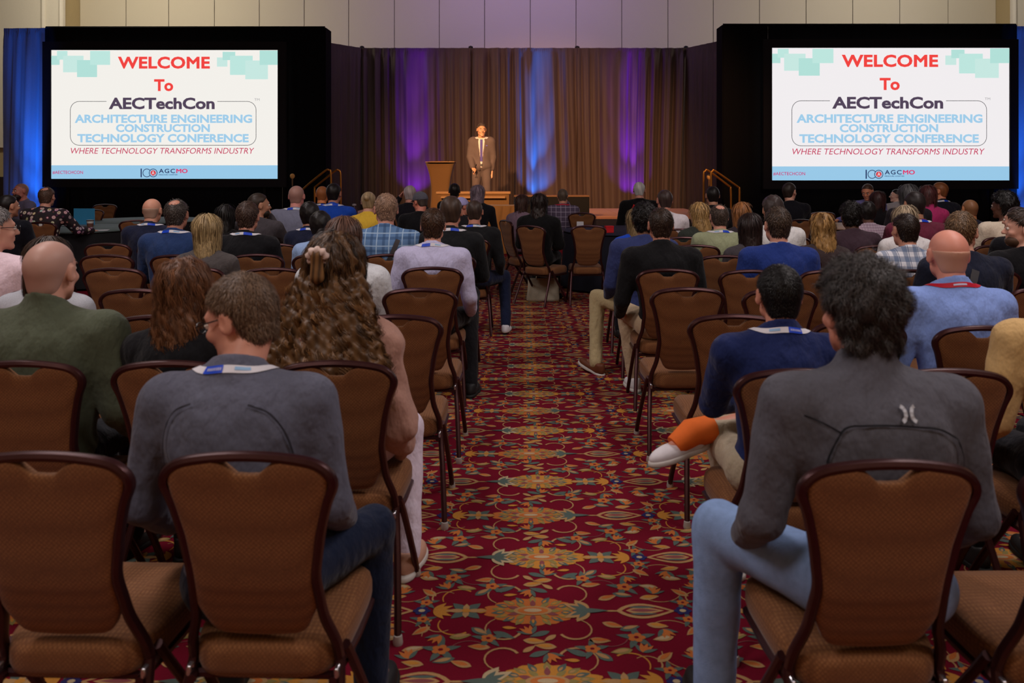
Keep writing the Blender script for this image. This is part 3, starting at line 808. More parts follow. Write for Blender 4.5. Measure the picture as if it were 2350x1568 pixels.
# ================================================================== PEOPLE
def smin(a, b_, k):
    h = np.maximum(k - np.abs(a - b_), 0.0) / k
    return np.minimum(a, b_) - h * h * k * 0.25
def smax(a, b_, k): return -smin(-a, -b_, k)
def axis_coords(lo, hi, step, fine=None):
    """grid line positions; fine=(a,b,step) refines a window"""
    if fine is None or fine[1] <= lo or fine[0] >= hi: return np.arange(lo, hi + step, step)
    a, b_, fs = max(fine[0], lo), min(fine[1], hi), fine[2]
    out = [np.arange(lo, a, step), np.arange(a, b_, fs), np.arange(b_, hi + step, step)]
    v = np.concatenate(out)
    keep = np.concatenate([[True], np.diff(v) > fs * 0.3])
    return v[keep]
class Field:
    def __init__(s, xs, ys, zs):
        s.x, s.y, s.z = xs, ys, zs
        s.F = np.full((len(xs), len(ys), len(zs)), 0.5, dtype=np.float32)
    def sub(s, lo, hi):
        r = []
        for ax, l, h in zip((s.x, s.y, s.z), lo, hi):
            a = int(np.searchsorted(ax, l)); b_ = int(np.searchsorted(ax, h))
            r.append(slice(max(a - 1, 0), min(b_ + 1, len(ax))))
        sl = tuple(r)
        if any(q.stop <= q.start for q in sl): return None, None
        P = (s.x[sl[0]][:, None, None], s.y[sl[1]][None, :, None], s.z[sl[2]][None, None, :])
        return sl, P
    def cone(s, a, b_, ra, rb, k=0.03, ysc=1.0, off=0.0, sub=False):
        a = np.array(a, float); b_ = np.array(b_, float); ra += off; rb += off
        r = max(ra, rb) * max(1, 1 / ysc) + k + 0.03
        sl, P = s.sub(np.minimum(a, b_) - r, np.maximum(a, b_) + r)
        if sl is None: return
        d = b_ - a; d2 = d.copy(); d2[1] *= ysc; L = float(d2 @ d2) + 1e-9
        px, py, pz = P[0] - a[0], (P[1] - a[1]) * ysc, P[2] - a[2]
        t = np.clip((px * d2[0] + py * d2[1] + pz * d2[2]) / L, 0, 1)
        D = np.sqrt((px - t * d2[0]) ** 2 + (py - t * d2[1]) ** 2 + (pz - t * d2[2]) ** 2) - (ra + (rb - ra) * t)
        s.F[sl] = smax(s.F[sl], -D, k) if sub else smin(s.F[sl], D, k)
    def ell(s, c, r, k=0.03, rot=None, off=0.0, sub=False):
        c = np.array(c, float); r = np.array(r, float) + off
        m = r.max() + k + 0.03
        sl, P = s.sub(c - m, c + m)
        if sl is None: return
        px, py, pz = P[0] - c[0], P[1] - c[1], P[2] - c[2]
        if rot is not None:
            q = [rot[0][i] * px + rot[1][i] * py + rot[2][i] * pz for i in range(3)]
        else: q = [px, py, pz]
        k0 = np.sqrt((q[0] / r[0]) ** 2 + (q[1] / r[1]) ** 2 + (q[2] / r[2]) ** 2) + 1e-6
        k1 = np.sqrt((q[0] / r[0] ** 2) ** 2 + (q[1] / r[1] ** 2) ** 2 + (q[2] / r[2] ** 2) ** 2) + 1e-6
        D = k0 * (k0 - 1) / k1
        s.F[sl] = smax(s.F[sl], -D, k) if sub else smin(s.F[sl], D, k)
    def cut(s, n, p, k=0.004):
        """keep the side where n.(x-p) < 0"""
        D = (s.x[:, None, None] - p[0]) * n[0] + (s.y[None, :, None] - p[1]) * n[1] + (s.z[None, None, :] - p[2]) * n[2]
        s.F = smax(s.F, np.broadcast_to(D, s.F.shape).astype(np.float32), k)
    def mesh(s):
        F, xs, ys, zs = s.F, s.x, s.y, s.z
        F = F.copy()
        F[0], F[-1], F[:, 0], F[:, -1], F[:, :, 0], F[:, :, -1] = [np.maximum(q, 0.01) for q in (F[0], F[-1], F[:, 0], F[:, -1], F[:, :, 0], F[:, :, -1])]
        ins = F < 0
        nx, ny, nz = F.shape
        c = np.zeros((nx - 1, ny - 1, nz - 1), dtype=np.int8)
        for i in (0, 1):
            for j in (0, 1):
                for k in (0, 1):
                    c += ins[i:nx - 1 + i, j:ny - 1 + j, k:nz - 1 + k]
        act = (c > 0) & (c < 8)
        ci, cj, ck = np.nonzero(act)
        n = len(ci)
        idx = np.full(act.shape, -1, dtype=np.int32); idx[ci, cj, ck] = np.arange(n)
        acc = np.zeros((n, 3)); cntv = np.zeros(n)
        corners = [(i, j, k) for i in (0, 1) for j in (0, 1) for k in (0, 1)]
        for a in corners:
            for ax in range(3):
                if a[ax]: continue
                b2 = list(a); b2[ax] = 1
                fa = F[ci + a[0], cj + a[1], ck + a[2]]; fb = F[ci + b2[0], cj + b2[1], ck + b2[2]]
                m = (fa < 0) != (fb < 0)
                t = np.where(m, fa / np.where(m, fa - fb, 1), 0)
                pa = np.stack([xs[ci + a[0]], ys[cj + a[1]], zs[ck + a[2]]], -1)
                pb = np.stack([xs[ci + b2[0]], ys[cj + b2[1]], zs[ck + b2[2]]], -1)
                acc += np.where(m[:, None], pa + (pb - pa) * t[:, None], 0); cntv += m
        V = acc / np.maximum(cntv, 1)[:, None]
        Q = []
        # edges along x
        m = ins[:-1, 1:-1, 1:-1] != ins[1:, 1:-1, 1:-1]
        i, j, k = np.nonzero(m); j = j + 1; k = k + 1
        q = np.stack([idx[i, j - 1, k - 1], idx[i, j, k - 1], idx[i, j, k], idx[i, j - 1, k]], -1); fl = ~ins[i, j, k]; q[fl] = q[fl][:, ::-1]; Q.append(q)
        m = ins[1:-1, :-1, 1:-1] != ins[1:-1, 1:, 1:-1]
        i, j, k = np.nonzero(m); i = i + 1; k = k + 1
        q = np.stack([idx[i - 1, j, k - 1], idx[i - 1, j, k], idx[i, j, k], idx[i, j, k - 1]], -1); fl = ~ins[i, j, k]; q[fl] = q[fl][:, ::-1]; Q.append(q)
        m = ins[1:-1, 1:-1, :-1] != ins[1:-1, 1:-1, 1:]
        i, j, k = np.nonzero(m); i = i + 1; j = j + 1
        q = np.stack([idx[i - 1, j - 1, k], idx[i, j - 1, k], idx[i, j, k], idx[i - 1, j, k]], -1); fl = ~ins[i, j, k]; q[fl] = q[fl][:, ::-1]; Q.append(q)
        Q = np.concatenate(Q); Q = Q[(Q >= 0).all(1)]
        return V, Q
def relax(V, Q, it=1, lam=0.5):
    for _ in range(it):
        S = np.zeros_like(V); Cn = np.zeros(len(V))
        for a, b_ in ((0, 1), (1, 2), (2, 3), (3, 0)):
            np.add.at(S, Q[:, a], V[Q[:, b_]]); np.add.at(S, Q[:, b_], V[Q[:, a]])
            np.add.at(Cn, Q[:, a], 1); np.add.at(Cn, Q[:, b_], 1)
        V = V + lam * (S / np.maximum(Cn, 1)[:, None] - V)
    return V
def vnormals(V, Q):
    n = np.cross(V[Q[:, 2]] - V[Q[:, 0]], V[Q[:, 3]] - V[Q[:, 1]])
    N = np.zeros_like(V)
    for a in range(4): np.add.at(N, Q[:, a], n)
    return N / (np.linalg.norm(N, axis=1, keepdims=True) + 1e-12)

def rotm(yaw, pitch, roll):
    """columns = head axes: x right, y where the face looks, z up"""
    return np.array((Matrix.Rotation(yaw, 3, 'Z') @ Matrix.Rotation(roll, 3, 'Y') @ Matrix.Rotation(-pitch, 3, 'X')))

def skeleton(p):
    sw, bk = p.get('sw', 0.185), p.get('bulk', 1.0)
    lean, side = p.get('lean', 0.0), p.get('side', 0.0)
    J = {}
    hz = 0.53
    def pos(z):
        u = z - hz
        return np.array([u * math.tan(side), u * math.tan(lean) - 0.025 * math.sin(PI * min(1, u / 0.55)) + 0.0, z - 0.10 * (1 - math.cos(lean)) * u * 3])
    J['pos'] = pos
    J['N'] = pos(1.055) + [0, 0.005, 0]
    yaw, pitch, roll = p.get('yaw', 0.0), p.get('pitch', 0.0), p.get('roll', 0.0)
    RH = rotm(yaw, pitch, roll)
    hp = lean * 0.6 + pitch * 0.5
    J['C'] = J['N'] + np.array([side * 0.08 + 0.05 * math.sin(roll), 0.035 + 0.15 * math.sin(hp), 0.155 * math.cos(hp)])
    J['RH'] = RH
    J['S'] = [pos(0.985 - p.get('drop', 0.02 if p.get('fem') else 0.0)) + [s * sw, 0.01, 0] for s in (-1, 1)]
    arms = p.get('arms', 'lap'); arms = (arms, arms) if isinstance(arms, str) else arms
    J['E'] = []; J['W'] = []; J['Hd'] = []
    for i, s in enumerate((-1, 1)):
        S = J['S'][i]; a = arms[i]
        if a == 'lap':
            E = S + [s * 0.055, 0.07, -0.265]; Wd = E + [-s * 0.09, 0.20, -0.05]; Hn = Wd + [-s * 0.05, 0.06, -0.02]
        elif a == 'down':
            E = S + [s * 0.06, 0.0, -0.28]; Wd = E + [s * 0.00, 0.17, -0.13]; Hn = Wd + [-s * 0.03, 0.07, -0.02]
        elif a == 'chin':
            E = S + [s * 0.06, 0.16, -0.19]; Wd = J['C'] + [s * 0.075, 0.10, -0.11]; Hn = J['C'] + [s * 0.05, 0.11, -0.055]
        elif a == 'temple':
            E = S + [s * 0.14, 0.12, -0.08]; Wd = J['C'] + [s * 0.15, 0.05, -0.05]; Hn = J['C'] + [s * 0.105, 0.04, 0.02]
        elif a == 'table':
            E = S + [s * 0.09, 0.17, -0.20]; Wd = E + [s * 0.06, 0.23, -0.02]; Hn = Wd + [s * 0.01, 0.08, -0.01]
        elif a == 'in':
            E = S + [s * 0.03, 0.15, -0.24]; Wd = E + [-s * 0.14, 0.13, -0.02]; Hn = Wd + [-s * 0.06, 0.03, -0.02]
        else: E, Wd, Hn = [S + np.array(q) for q in a]
        J['E'].append(np.array(E)); J['W'].append(np.array(Wd)); J['Hd'].append(np.array(Hn))
    fl = p.get('floor', 0.0)
    legs = p.get('legs', {})
    J['K'] = []; J['A'] = []; J['T'] = []
    for i, s in enumerate((-1, 1)):
        k, a, t = legs.get(s, ((s * 0.14, 0.42, 0.525), (s * 0.13, 0.40, None), None))
        a = list(a); a[2] = fl + 0.085 if a[2] is None else a[2]
        if t is None: t = (a[0] + s * 0.02, a[1] + 0.15, a[2] - 0.05)
        J['K'].append(np.array(k)); J['A'].append(np.array(a)); J['T'].append(np.array(t))
    if p.get('stand'):
        J['K'] = [np.array([-0.10, 0.03, 0.08]), np.array([0.11, 0.0, 0.08])]; J['A'] = [np.array([-0.12, 0.0, -0.30]), np.array([0.10, -0.05, -0.30])]; J['T'] = [a + np.array([0.02 * sg, 0.15, -0.05]) for a, sg in zip(J['A'], (-1, 1))]
    J['Hip'] = [np.array([s * 0.09, 0.0, hz]) for s in (-1, 1)]
    return J

def torso_prims(f, J, p, off, collar=None):
    pos, bk, sw = J['pos'], p.get('bulk', 1.0), p.get('sw', 0.185)
    fem = p.get('fem', False)
    hp = 0.165 * (1.04 if fem else 1.0) * (0.5 + 0.5 * bk)
    f.ell((0, -0.005, 0.535), (hp, 0.125, 0.105), 0.03, off=off)
    f.ell(pos(0.70), (0.140 * bk * (0.93 if fem else 1), 0.105 * bk, 0.17), 0.06, off=off)
    f.ell(pos(0.86), (0.158 * bk * (0.94 if fem else 1), 0.112 * (0.6 + 0.4 * bk), 0.17), 0.07, off=off)
    f.ell(pos(0.93) + [0, -0.012, 0], (sw * 0.86, 0.095, 0.115), 0.07, off=off)
    f.cone(J['S'][0] + [0.03, 0, -0.004], J['S'][1] + [-0.03, 0, -0.004], 0.060 * (0.7 + 0.3 * bk), 0.060 * (0.7 + 0.3 * bk), 0.06, off=off)
    for i in (0, 1):
        f.cone(J['N'] + [0, -0.012, -0.005], J['S'][i] + [0, -0.005, 0.012], 0.052, 0.040, 0.05, off=off)
def arm_prims(f, J, p, off, sleeve=1.0):
    bk = 0.6 + 0.4 * p.get('bulk', 1.0)
    if p.get('fem'): bk *= 0.88
    for i in (0, 1):
        S, E, Wd = J['S'][i], J['E'][i], J['W'][i]
        f.cone(S, E, 0.060 * bk, 0.046 * bk, 0.04, off=off)
        if sleeve >= 1: f.cone(E, Wd, 0.045 * bk, 0.030 * bk, 0.015, off=off)
        elif sleeve > 0.5: pass
def hand_prims(f, J, i, s):
    Wd, Hn = J['W'][i], J['Hd'][i]
    d = Hn - Wd; d = d / (np.linalg.norm(d) + 1e-9)
    up = np.array([0, 0, 1.0]); n = np.cross(d, up); n /= np.linalg.norm(n) + 1e-9
    f.cone(Wd - d * 0.02, Wd + d * 0.03, 0.027, 0.027, 0.015)
    for q, (o, ln) in enumerate(((-0.028, 0.062), (-0.010, 0.075), (0.010, 0.070), (0.027, 0.055))):
        b0 = Wd + d * 0.035 + n * o * 0.8; b1 = Wd + d * 0.085 + n * o
        f.cone(b0, b1, 0.0125, 0.011, 0.012)
        m1 = b1 + d * ln * 0.55 - up * 0.010; e1 = m1 + d * ln * 0.35 - up * 0.028
        f.cone(b1, m1, 0.0095, 0.0088, 0.003); f.cone(m1, e1, 0.0088, 0.0075, 0.003)
    tb = Wd + d * 0.03 - n * s * 0.025; tm = tb + d * 0.035 - n * s * 0.022 - up * 0.01; te = tm + d * 0.028 + n * s * 0.004
    f.cone(tb, tm, 0.013, 0.011, 0.01); f.cone(tm, te, 0.0105, 0.009, 0.004)

def head_prims(f, J):
    Cc, RH = J['C'], J['RH']
    rot = [RH[0], RH[1], RH[2]]
    def L(*v): return Cc + RH @ np.array(v, float)
    f.cone(L(0, -0.028, -0.055), J['N'] + [0, -0.015, -0.03], 0.056, 0.064, 0.02)
    f.ell(L(0, -0.012, 0.024), (0.081, 0.100, 0.092), 0.015, rot)
    f.ell(L(0, 0.028, -0.035), (0.062, 0.066, 0.080), 0.03, rot)
    for s in (-1, 1): f.cone(L(s * 0.048, 0.015, -0.062), L(s * 0.012, 0.078, -0.098), 0.022, 0.018, 0.02)
    f.cone(L(-0.03, 0.082, 0.026), L(0.03, 0.082, 0.026), 0.013, 0.013, 0.018)
    for s in (-1, 1):
        f.ell(L(s * 0.032, 0.105, 0.006), (0.018, 0.016, 0.012), 0.012, rot, sub=True)
        f.ell(L(s * 0.042, 0.068, -0.026), (0.022, 0.022, 0.018), 0.018, rot)
        a = 0.35 * s
        f.ell(L(s * 0.085, -0.010, -0.002), (0.010, 0.021, 0.034), 0.006, (RH @ np.array(Matrix.Rotation(-a, 3, 'Z'))))
        f.ell(L(s * 0.096, -0.004, 0.002), (0.007, 0.012, 0.020), 0.005, rot, sub=True)
    f.cone(L(0, 0.092, 0.012), L(0, 0.116, -0.024), 0.0075, 0.0125, 0.010)
    for s in (-1, 1): f.ell(L(s * 0.012, 0.104, -0.028), (0.009, 0.011, 0.008), 0.006, rot)
    f.ell(L(0, 0.092, -0.052), (0.024, 0.010, 0.0065), 0.005, rot); f.ell(L(0, 0.090, -0.063), (0.021, 0.011, 0.0075), 0.005, rot)
    f.cone(L(-0.022, 0.101, -0.0575), L(0.022, 0.101, -0.0575), 0.0016, 0.0016, 0.003, sub=True)

def build_body(p, J, res):
    Cc = J['C']; hs = {0: 0.0052, 1: 0.0085, 2: 0.0105}[res]; bs = {0: 0.012, 1: 0.019, 2: 0.024}[res]
    pts = np.array([Cc + 0.14, Cc - 0.14] + J['E'] + J['W'] + J['Hd'] + J['K'] + J['A'] + J['T'] + J['S'])
    lo = pts.min(0) - 0.13; hi = pts.max(0) + 0.13; lo[2] = max(lo[2], p.get('floor', 0.0) - 0.02)
    f = Field(axis_coords(lo[0], hi[0], bs, (Cc[0] - 0.13, Cc[0] + 0.13, hs)), axis_coords(min(lo[1], -0.25), hi[1], bs, (Cc[1] - 0.14, Cc[1] + 0.14, hs)), axis_coords(lo[2], hi[2], bs, (Cc[2] - 0.16, Cc[2] + 0.15, hs)))
    torso_prims(f, J, p, -0.016); arm_prims(f, J, p, -0.010)
    for i in (0, 1):
        f.cone(J['Hip'][i], J['K'][i], 0.070, 0.048, 0.03); f.cone(J['K'][i], J['A'][i], 0.046, 0.032, 0.01)
        f.cone(J['A'][i], J['T'][i], 0.030, 0.026, 0.01)
        hand_prims(f, J, i, (-1, 1)[i])
    head_prims(f, J)
    V, Q = f.mesh()
    return V, Q

def wr(f, amp, seed):
    """soft cloth folds pushed into the field"""
    if amp <= 0: return
    r = np.random.RandomState(seed)
    X, Y, Z = f.x[:, None, None], f.y[None, :, None], f.z[None, None, :]
    D = 0
    for k in range(5):
        a = r.rand(3) * 2 - 1; a[2] *= 1.8; a /= np.linalg.norm(a)
        fr = 18 + 14 * k
        D = D + np.sin((X * a[0] + Y * a[1] + Z * a[2]) * fr + r.rand() * 6 + 1.3 * np.sin(X * 9 + r.rand() * 6 + Z * 7)) / (1 + 0.6 * k)
    f.F = f.F + (amp * D).astype(np.float32)

def build_top(p, J, res):
    bs = {0: 0.0100, 1: 0.0165, 2: 0.021}[res]
    off = p.get('loose', 0.008)
    pts = np.array(J['E'] + J['W'] + J['S'] + [J['N'] + 0.07, np.array([0.2, 0.14, 0.44]), np.array([-0.2, -0.17, 0.44])])
    lo = pts.min(0) - 0.10; hi = pts.max(0) + 0.10; lo[2] = min(lo[2], p.get('hem', 0.47) - 0.03)
    f = Field(axis_coords(lo[0], hi[0], bs), axis_coords(lo[1], hi[1], bs), axis_coords(lo[2], hi[2], bs))
    torso_prims(f, J, p, off)
    ch = p.get('collar', 0.02)
    N = J['N']
    dirn = (J['C'] + J['RH'] @ np.array([0, -0.02, -0.05])) - N; dirn = dirn / np.linalg.norm(dirn)
    top = N + dirn * (0.012 + ch) + [0, -0.015, 0]
    if ch > -0.02:
        f.cone(N + [0, -0.014, -0.05], top + [0, 0.0, 0.02], 0.076, 0.066 if ch < 0.05 else 0.070, 0.028)
    arm_prims(f, J, p, off + 0.003)
    wr(f, p.get('wrinkle', 0.0016), p.get('seed', 1))
    nrm = np.array([0, -0.35, 1.0]); nrm /= np.linalg.norm(nrm)
    # open the neck
    z0 = top[2]
    D = (f.y[None, :, None] - top[1]) * 0.45 + (f.z[None, None, :] - z0) + 0 * f.x[:, None, None]
    near = np.sqrt((f.x[:, None, None] - N[0]) ** 2 + (f.y[None, :, None] - N[1]) ** 2) + 0 * f.z[None, None, :] < 0.13
    f.F = np.where(near, smax(f.F, D.astype(np.float32), 0.004), f.F)
    if p.get('open_front'):
        w_ = 0.012 + 0.05 * np.clip((f.z - 0.60) / 0.42, 0, 1)
        if p.get('open_front') == 2: w_ = w_ + 0.05 * np.clip((0.60 - f.z) / 0.15, 0, 1) + 0.035
        Df = w_[None, None, :] - np.abs(f.x + 0.0)[:, None, None] + 0 * f.y[None, :, None]
        fr = (f.y[None, :, None] > 0.03) & (np.abs(f.x)[:, None, None] < 0.2) & (f.z[None, None, :] > -9)
        f.F = np.where(fr, smax(f.F, Df.astype(np.float32), 0.003), f.F)
    hem = p.get('hem', 0.47)
    Dh = (hem - f.z[None, None, :]) + 0 * f.x[:, None, None] + 0 * f.y[None, :, None]
    inner = (np.abs(f.x)[:, None, None] < 0.20) & (f.y[None, :, None] < 0.16) & (f.z[None, None, :] < 10)
    f.F = np.where(inner, smax(f.F, Dh.astype(np.float32), 0.006), f.F)
    V, Q = f.mesh()
    V = relax(V, Q, 1, 0.4)
    return V, Q

def build_pants(p, J, res):
    bs = {0: 0.012, 1: 0.019, 2: 0.024}[res]
    pts = np.array(J['K'] + J['A'] + J['Hip'] + [np.array([0.2, 0.15, 0.6]), np.array([-0.2, -0.18, 0.43])])
    lo = pts.min(0) - 0.10; hi = pts.max(0) + 0.10
    f = Field(axis_coords(lo[0], hi[0], bs), axis_coords(lo[1], hi[1], bs), axis_coords(lo[2], hi[2], bs))
    bk = p.get('bulk', 1.0); lg = p.get('leg', 1.0)
    f.ell((0, -0.005, 0.535), (0.172 * (0.5 + 0.5 * bk), 0.135, 0.108), 0.03)
    for i in (0, 1):
        f.cone(J['Hip'][i], J['K'][i], 0.088 * (0.6 + 0.4 * bk), 0.068 * lg, 0.04)
        f.cone(J['K'][i], J['A'][i], 0.066 * lg, 0.052 * lg, 0.012)
    wr(f, 0.0022, 7)
    f.cut((0, 0, 1), (0, 0, 0.62))
    V, Q = f.mesh()
    V = relax(V, Q, 1, 0.4)
    return V, Q

# ---- hair, modelled around a head whose centre is the origin (x right, y forward, z up)
HAIR = {}
def hair_mesh(style, res, seed=1):
    key = (style, res, seed)
    if key in HAIR: return HAIR[key]
    rs = np.random.RandomState(seed * 13 + 5)
    st = {0: 0.0058, 1: 0.009, 2: 0.012}[res]
    longs = {'long': 0.30, 'longwavy': 0.33, 'longcurly': 0.43, 'mid': 0.17, 'bob': 0.10}
    L = longs.get(style, 0.12)
    wide = 0.29 if style in ('longcurly', 'afro') else 0.16
    f = Field(axis_coords(-wide, wide, st), axis_coords(-0.33 if style in longs else -0.18, 0.13, st), axis_coords(-L - 0.06, 0.20, st))
    ts, tt = {'short': (0.0065, 0.013), 'crop': (0.005, 0.008), 'thin': (0.004, 0.005), 'buzz': (0.0015, 0.002), 'fringe': (0.0016, 0.0), 'wavyshort': (0.015, 0.032), 'curlyshort': (0.014, 0.026),
              'afro': (0.028, 0.040), 'bun': (0.008, 0.010), 'long': (0.014, 0.016), 'longwavy': (0.016, 0.018), 'longcurly': (0.022, 0.024),
              'mid': (0.016, 0.017), 'bob': (0.018, 0.018), 'cap': (0.012, 0.018), 'spot': (0.007, 0.004), 'quiff': (0.006, 0.026)}[style]
    f.ell((0, -0.014, 0.026 + (tt - ts) * 0.5), (0.081 + ts, 0.101 + ts, 0.092 + (tt + ts) * 0.5), 0.001)
    X, Y, Z = f.x[:, None, None], f.y[None, :, None], f.z[None, None, :]
    islong = style in longs
    if style in ('short', 'crop', 'thin', 'buzz', 'wavyshort', 'curlyshort', 'fringe', 'bun', 'spot', 'quiff', 'afro'):
        f.ell((0, -0.055, -0.045), (0.055 + ts, 0.038 + ts, 0.055), 0.025)
    if style == 'bun':
        f.ell((0, -0.125, 0.055), (0.036, 0.032, 0.034), 0.012)
    if style == 'quiff':
        f.ell((0, 0.01, 0.10), (0.055, 0.075, 0.032), 0.02)
    if islong:
        wv = {'long': 0.070, 'longwavy': 0.085, 'longcurly': 0.162, 'mid': 0.074, 'bob': 0.068}[style]
        f.cone((0, -0.05, 0.0), (0, -0.085, -L * 0.55), 0.086, wv, 0.03, 1.35)
        yb_ = {'longcurly': -0.205, 'longwavy': -0.14, 'long': -0.135, 'mid': -0.10}.get(style, -0.085)
        f.cone((0, -0.085, -L * 0.40), (0, yb_, -L + 0.03), wv, wv * 0.80, 0.04, 1.7)
        for s in (-1, 1):
            f.cone((s * 0.066, -0.02, 0.0), (s * (0.070 + 0.25 * (wv - 0.07)), -0.045, -L * 0.7), 0.032, 0.030, 0.03)
            if style == 'longcurly': f.cone((s * 0.07, -0.05, -0.03), (s * 0.175, -0.155, -L * 0.76), 0.045, 0.066, 0.04)
    n1 = np.sin(X * 61 + 1.3 + seed) * np.sin(Y * 53 + Z * 20) * np.sin(Z * 47 + 0.7 * seed) + 0.6 * np.sin(X * 120 + Z * 35 + seed) * np.sin(Z * 95 + Y * 80)
    amp = {'wavyshort': 0.008, 'curlyshort': 0.006, 'afro': 0.006, 'longcurly': 0.010, 'longwavy': 0.005, 'short': 0.0014, 'quiff': 0.003}.get(style, 0.0012 if not islong else 0.003)
    if style in ('buzz', 'fringe', 'thin', 'spot', 'cap'): amp = 0.0002
    f.F = f.F + (amp * n1).astype(np.float32)
    # hairline
    if style == 'cap':
        g = np.maximum(0.030 - Z + 0 * X + 0 * Y, -9)
        g = (0.020 + 0.12 * (Y + 0.0)) * 1.0 - Z + 0 * X
        f.F = smax(f.F, g.astype(np.float32), 0.003)
        f.ell((0, 0.095, 0.038), (0.070, 0.055, 0.008), 0.006)
    elif islong:
        g = Y - (0.012 + np.maximum(Z - 0.01, 0) * 0.80) + 0 * X
        f.F = smax(f.F, g.astype(np.float32), 0.006)
        f.F = smax(f.F, (-L + 0.012 * np.sin(X * 90) + 0.03 * np.abs(X) / 0.1 - Z + 0 * Y).astype(np.float32), 0.01)
    else:
        yl = -0.030 + np.maximum(Z - 0.0, 0) * 1.18 + 0 * X
        if style in ('spot', 'thin'): pass
        g = Y - yl
        # sideburns and the ear gap
        ear = 0.026 - np.sqrt(((Y + 0.008) / 0.9) ** 2 + ((Z + 0.004) / 1.45) ** 2) + 0 * X
        g = np.maximum(g, np.where(np.abs(X) > 0.05, ear, -1))
        nape = -(Z + 0.078 - 0.006 * np.cos(X * 40)) + 0 * Y
        g = np.maximum(g, nape)
        if style == 'fringe':
            g = np.maximum(g, Z - 0.028 + 0 * Y + 0.0 * X)
        if style == 'spot':
            g = np.maximum(g, 0.042 - np.sqrt(X ** 2 + (Y + 0.055) ** 2 * 0.9 + (Z - 0.10) ** 2 * 0.8))
        f.F = smax(f.F, g.astype(np.float32), 0.003)
    V, Q = f.mesh()
    tone = 0.5 + 0.25 * np.sin(V[:, 0] * 150 + V[:, 2] * 30) * np.sin(V[:, 0] * 70 + 2)
    if style in ('buzz', 'fringe', 'cap'): tone = tone * 0 + 0.55
    if style in ('buzz', 'fringe', 'cap') or res == 2 and not islong and style not in ('afro',):
        V2 = relax(V, Q, 1, 0.4)
        me = mesh_np('hair', V2, Q, tone=tone); HAIR[key] = me; return me
    Nn = vnormals(V, Q)
    ns = {0: 9000, 1: 1500, 2: 450}[res]
    if islong: ns = int(ns * (1.5 if res == 0 else 1.2))
    if islong and res == 0: ns = 9000
    if style == 'longcurly': ns = 11200
    if style == 'thin': ns //= 3
    cand = np.nonzero(V[:, 2] > (-L + 0.02))[0]
    outer = np.ones(len(V), bool)
    # only surface that points away from the skull
    outer = ((V * [1, 1, 1 if not islong else 0.3]) * Nn).sum(1) > 0
    cand = cand[outer[cand]]
    ids = rs.choice(cand, ns)
    clump = style in ('longcurly', 'longwavy') and res < 2
    if clump:
        per_c = 16 if style == 'longcurly' else 10
        ns = (ns // per_c) * per_c
        ids = np.repeat(ids[:ns // per_c], per_c)
    P0 = V[ids] + rs.randn(ns, 3) * (0.0038 if clump else 0.002); Nm = Nn[ids]
    crown = np.array([0, -0.05, 0.125])
    if islong:
        D = np.tile(np.array([0.0, -0.10, -1.0]), (ns, 1)) + rs.randn(ns, 3) * 0.08
        up = P0[:, 2] > 0.03
        D[up] = (P0[up] - np.array([0, 0.02, 0.13])) + [0, 0, -0.03]
        ln = 0.07 + 0.06 * rs.rand(ns)
    else:
        D = P0 - crown; D += rs.randn(ns, 3) * 0.02
        front = P0[:, 1] > 0.03
        D[front] = D[front] * 0.3 + np.array([0.6, 0.3, 0.05]) * np.abs(rs.randn(front.sum(), 1)) * 0.05
        ln = {'short': 0.022, 'crop': 0.013, 'wavyshort': 0.040, 'curlyshort': 0.034, 'afro': 0.03, 'bun': 0.045, 'thin': 0.010, 'spot': 0.013, 'quiff': 0.028}.get(style, 0.02) * (0.6 + 0.8 * rs.rand(ns))
    D = D - Nm * (D * Nm).sum(1, keepdims=True); D /= np.linalg.norm(D, axis=1, keepdims=True) + 1e-9
    Sd = np.cross(Nm, D)
    curl = {'wavyshort': (0.006, 1.2), 'curlyshort': (0.006, 1.5), 'afro': (0.006, 1.5), 'longcurly': (0.013, 2.0), 'longwavy': (0.008, 1.2)}.get(style, (0.0015, 0.7))
    if style == 'longcurly':
        ln = 0.10 + 0.07 * rs.rand(ns)
        dark = V[ids][:, 2] > -0.03
        curl_a = np.where(dark, 0.004, curl[0] * 1.15)
    else: curl_a = np.full(ns, curl[0])
    seg = {0: 5, 1: 3, 2: 2}[res]
    if style == 'longcurly': seg = 12
    wd = {0: 0.0007, 1: 0.0022, 2: 0.004}[res]
    if style == 'longcurly': wd = 0.0011
    lift = {'wavyshort': 0.016, 'curlyshort': 0.014, 'afro': 0.012, 'short': 0.005, 'crop': 0.003, 'thin': 0.001, 'longcurly': 0.012, 'quiff': 0.006}.get(style, 0.004)
    ph = rs.rand(ns) * 6.28
    if clump:
        ph = np.repeat(ph[::per_c], per_c) + rs.randn(ns) * 0.25
        ln = np.repeat(ln[::per_c], per_c); Dm = np.repeat(D[::per_c], per_c, 0); D = Dm; Sd = np.cross(Nm, D)
    pts = []
    walk = None
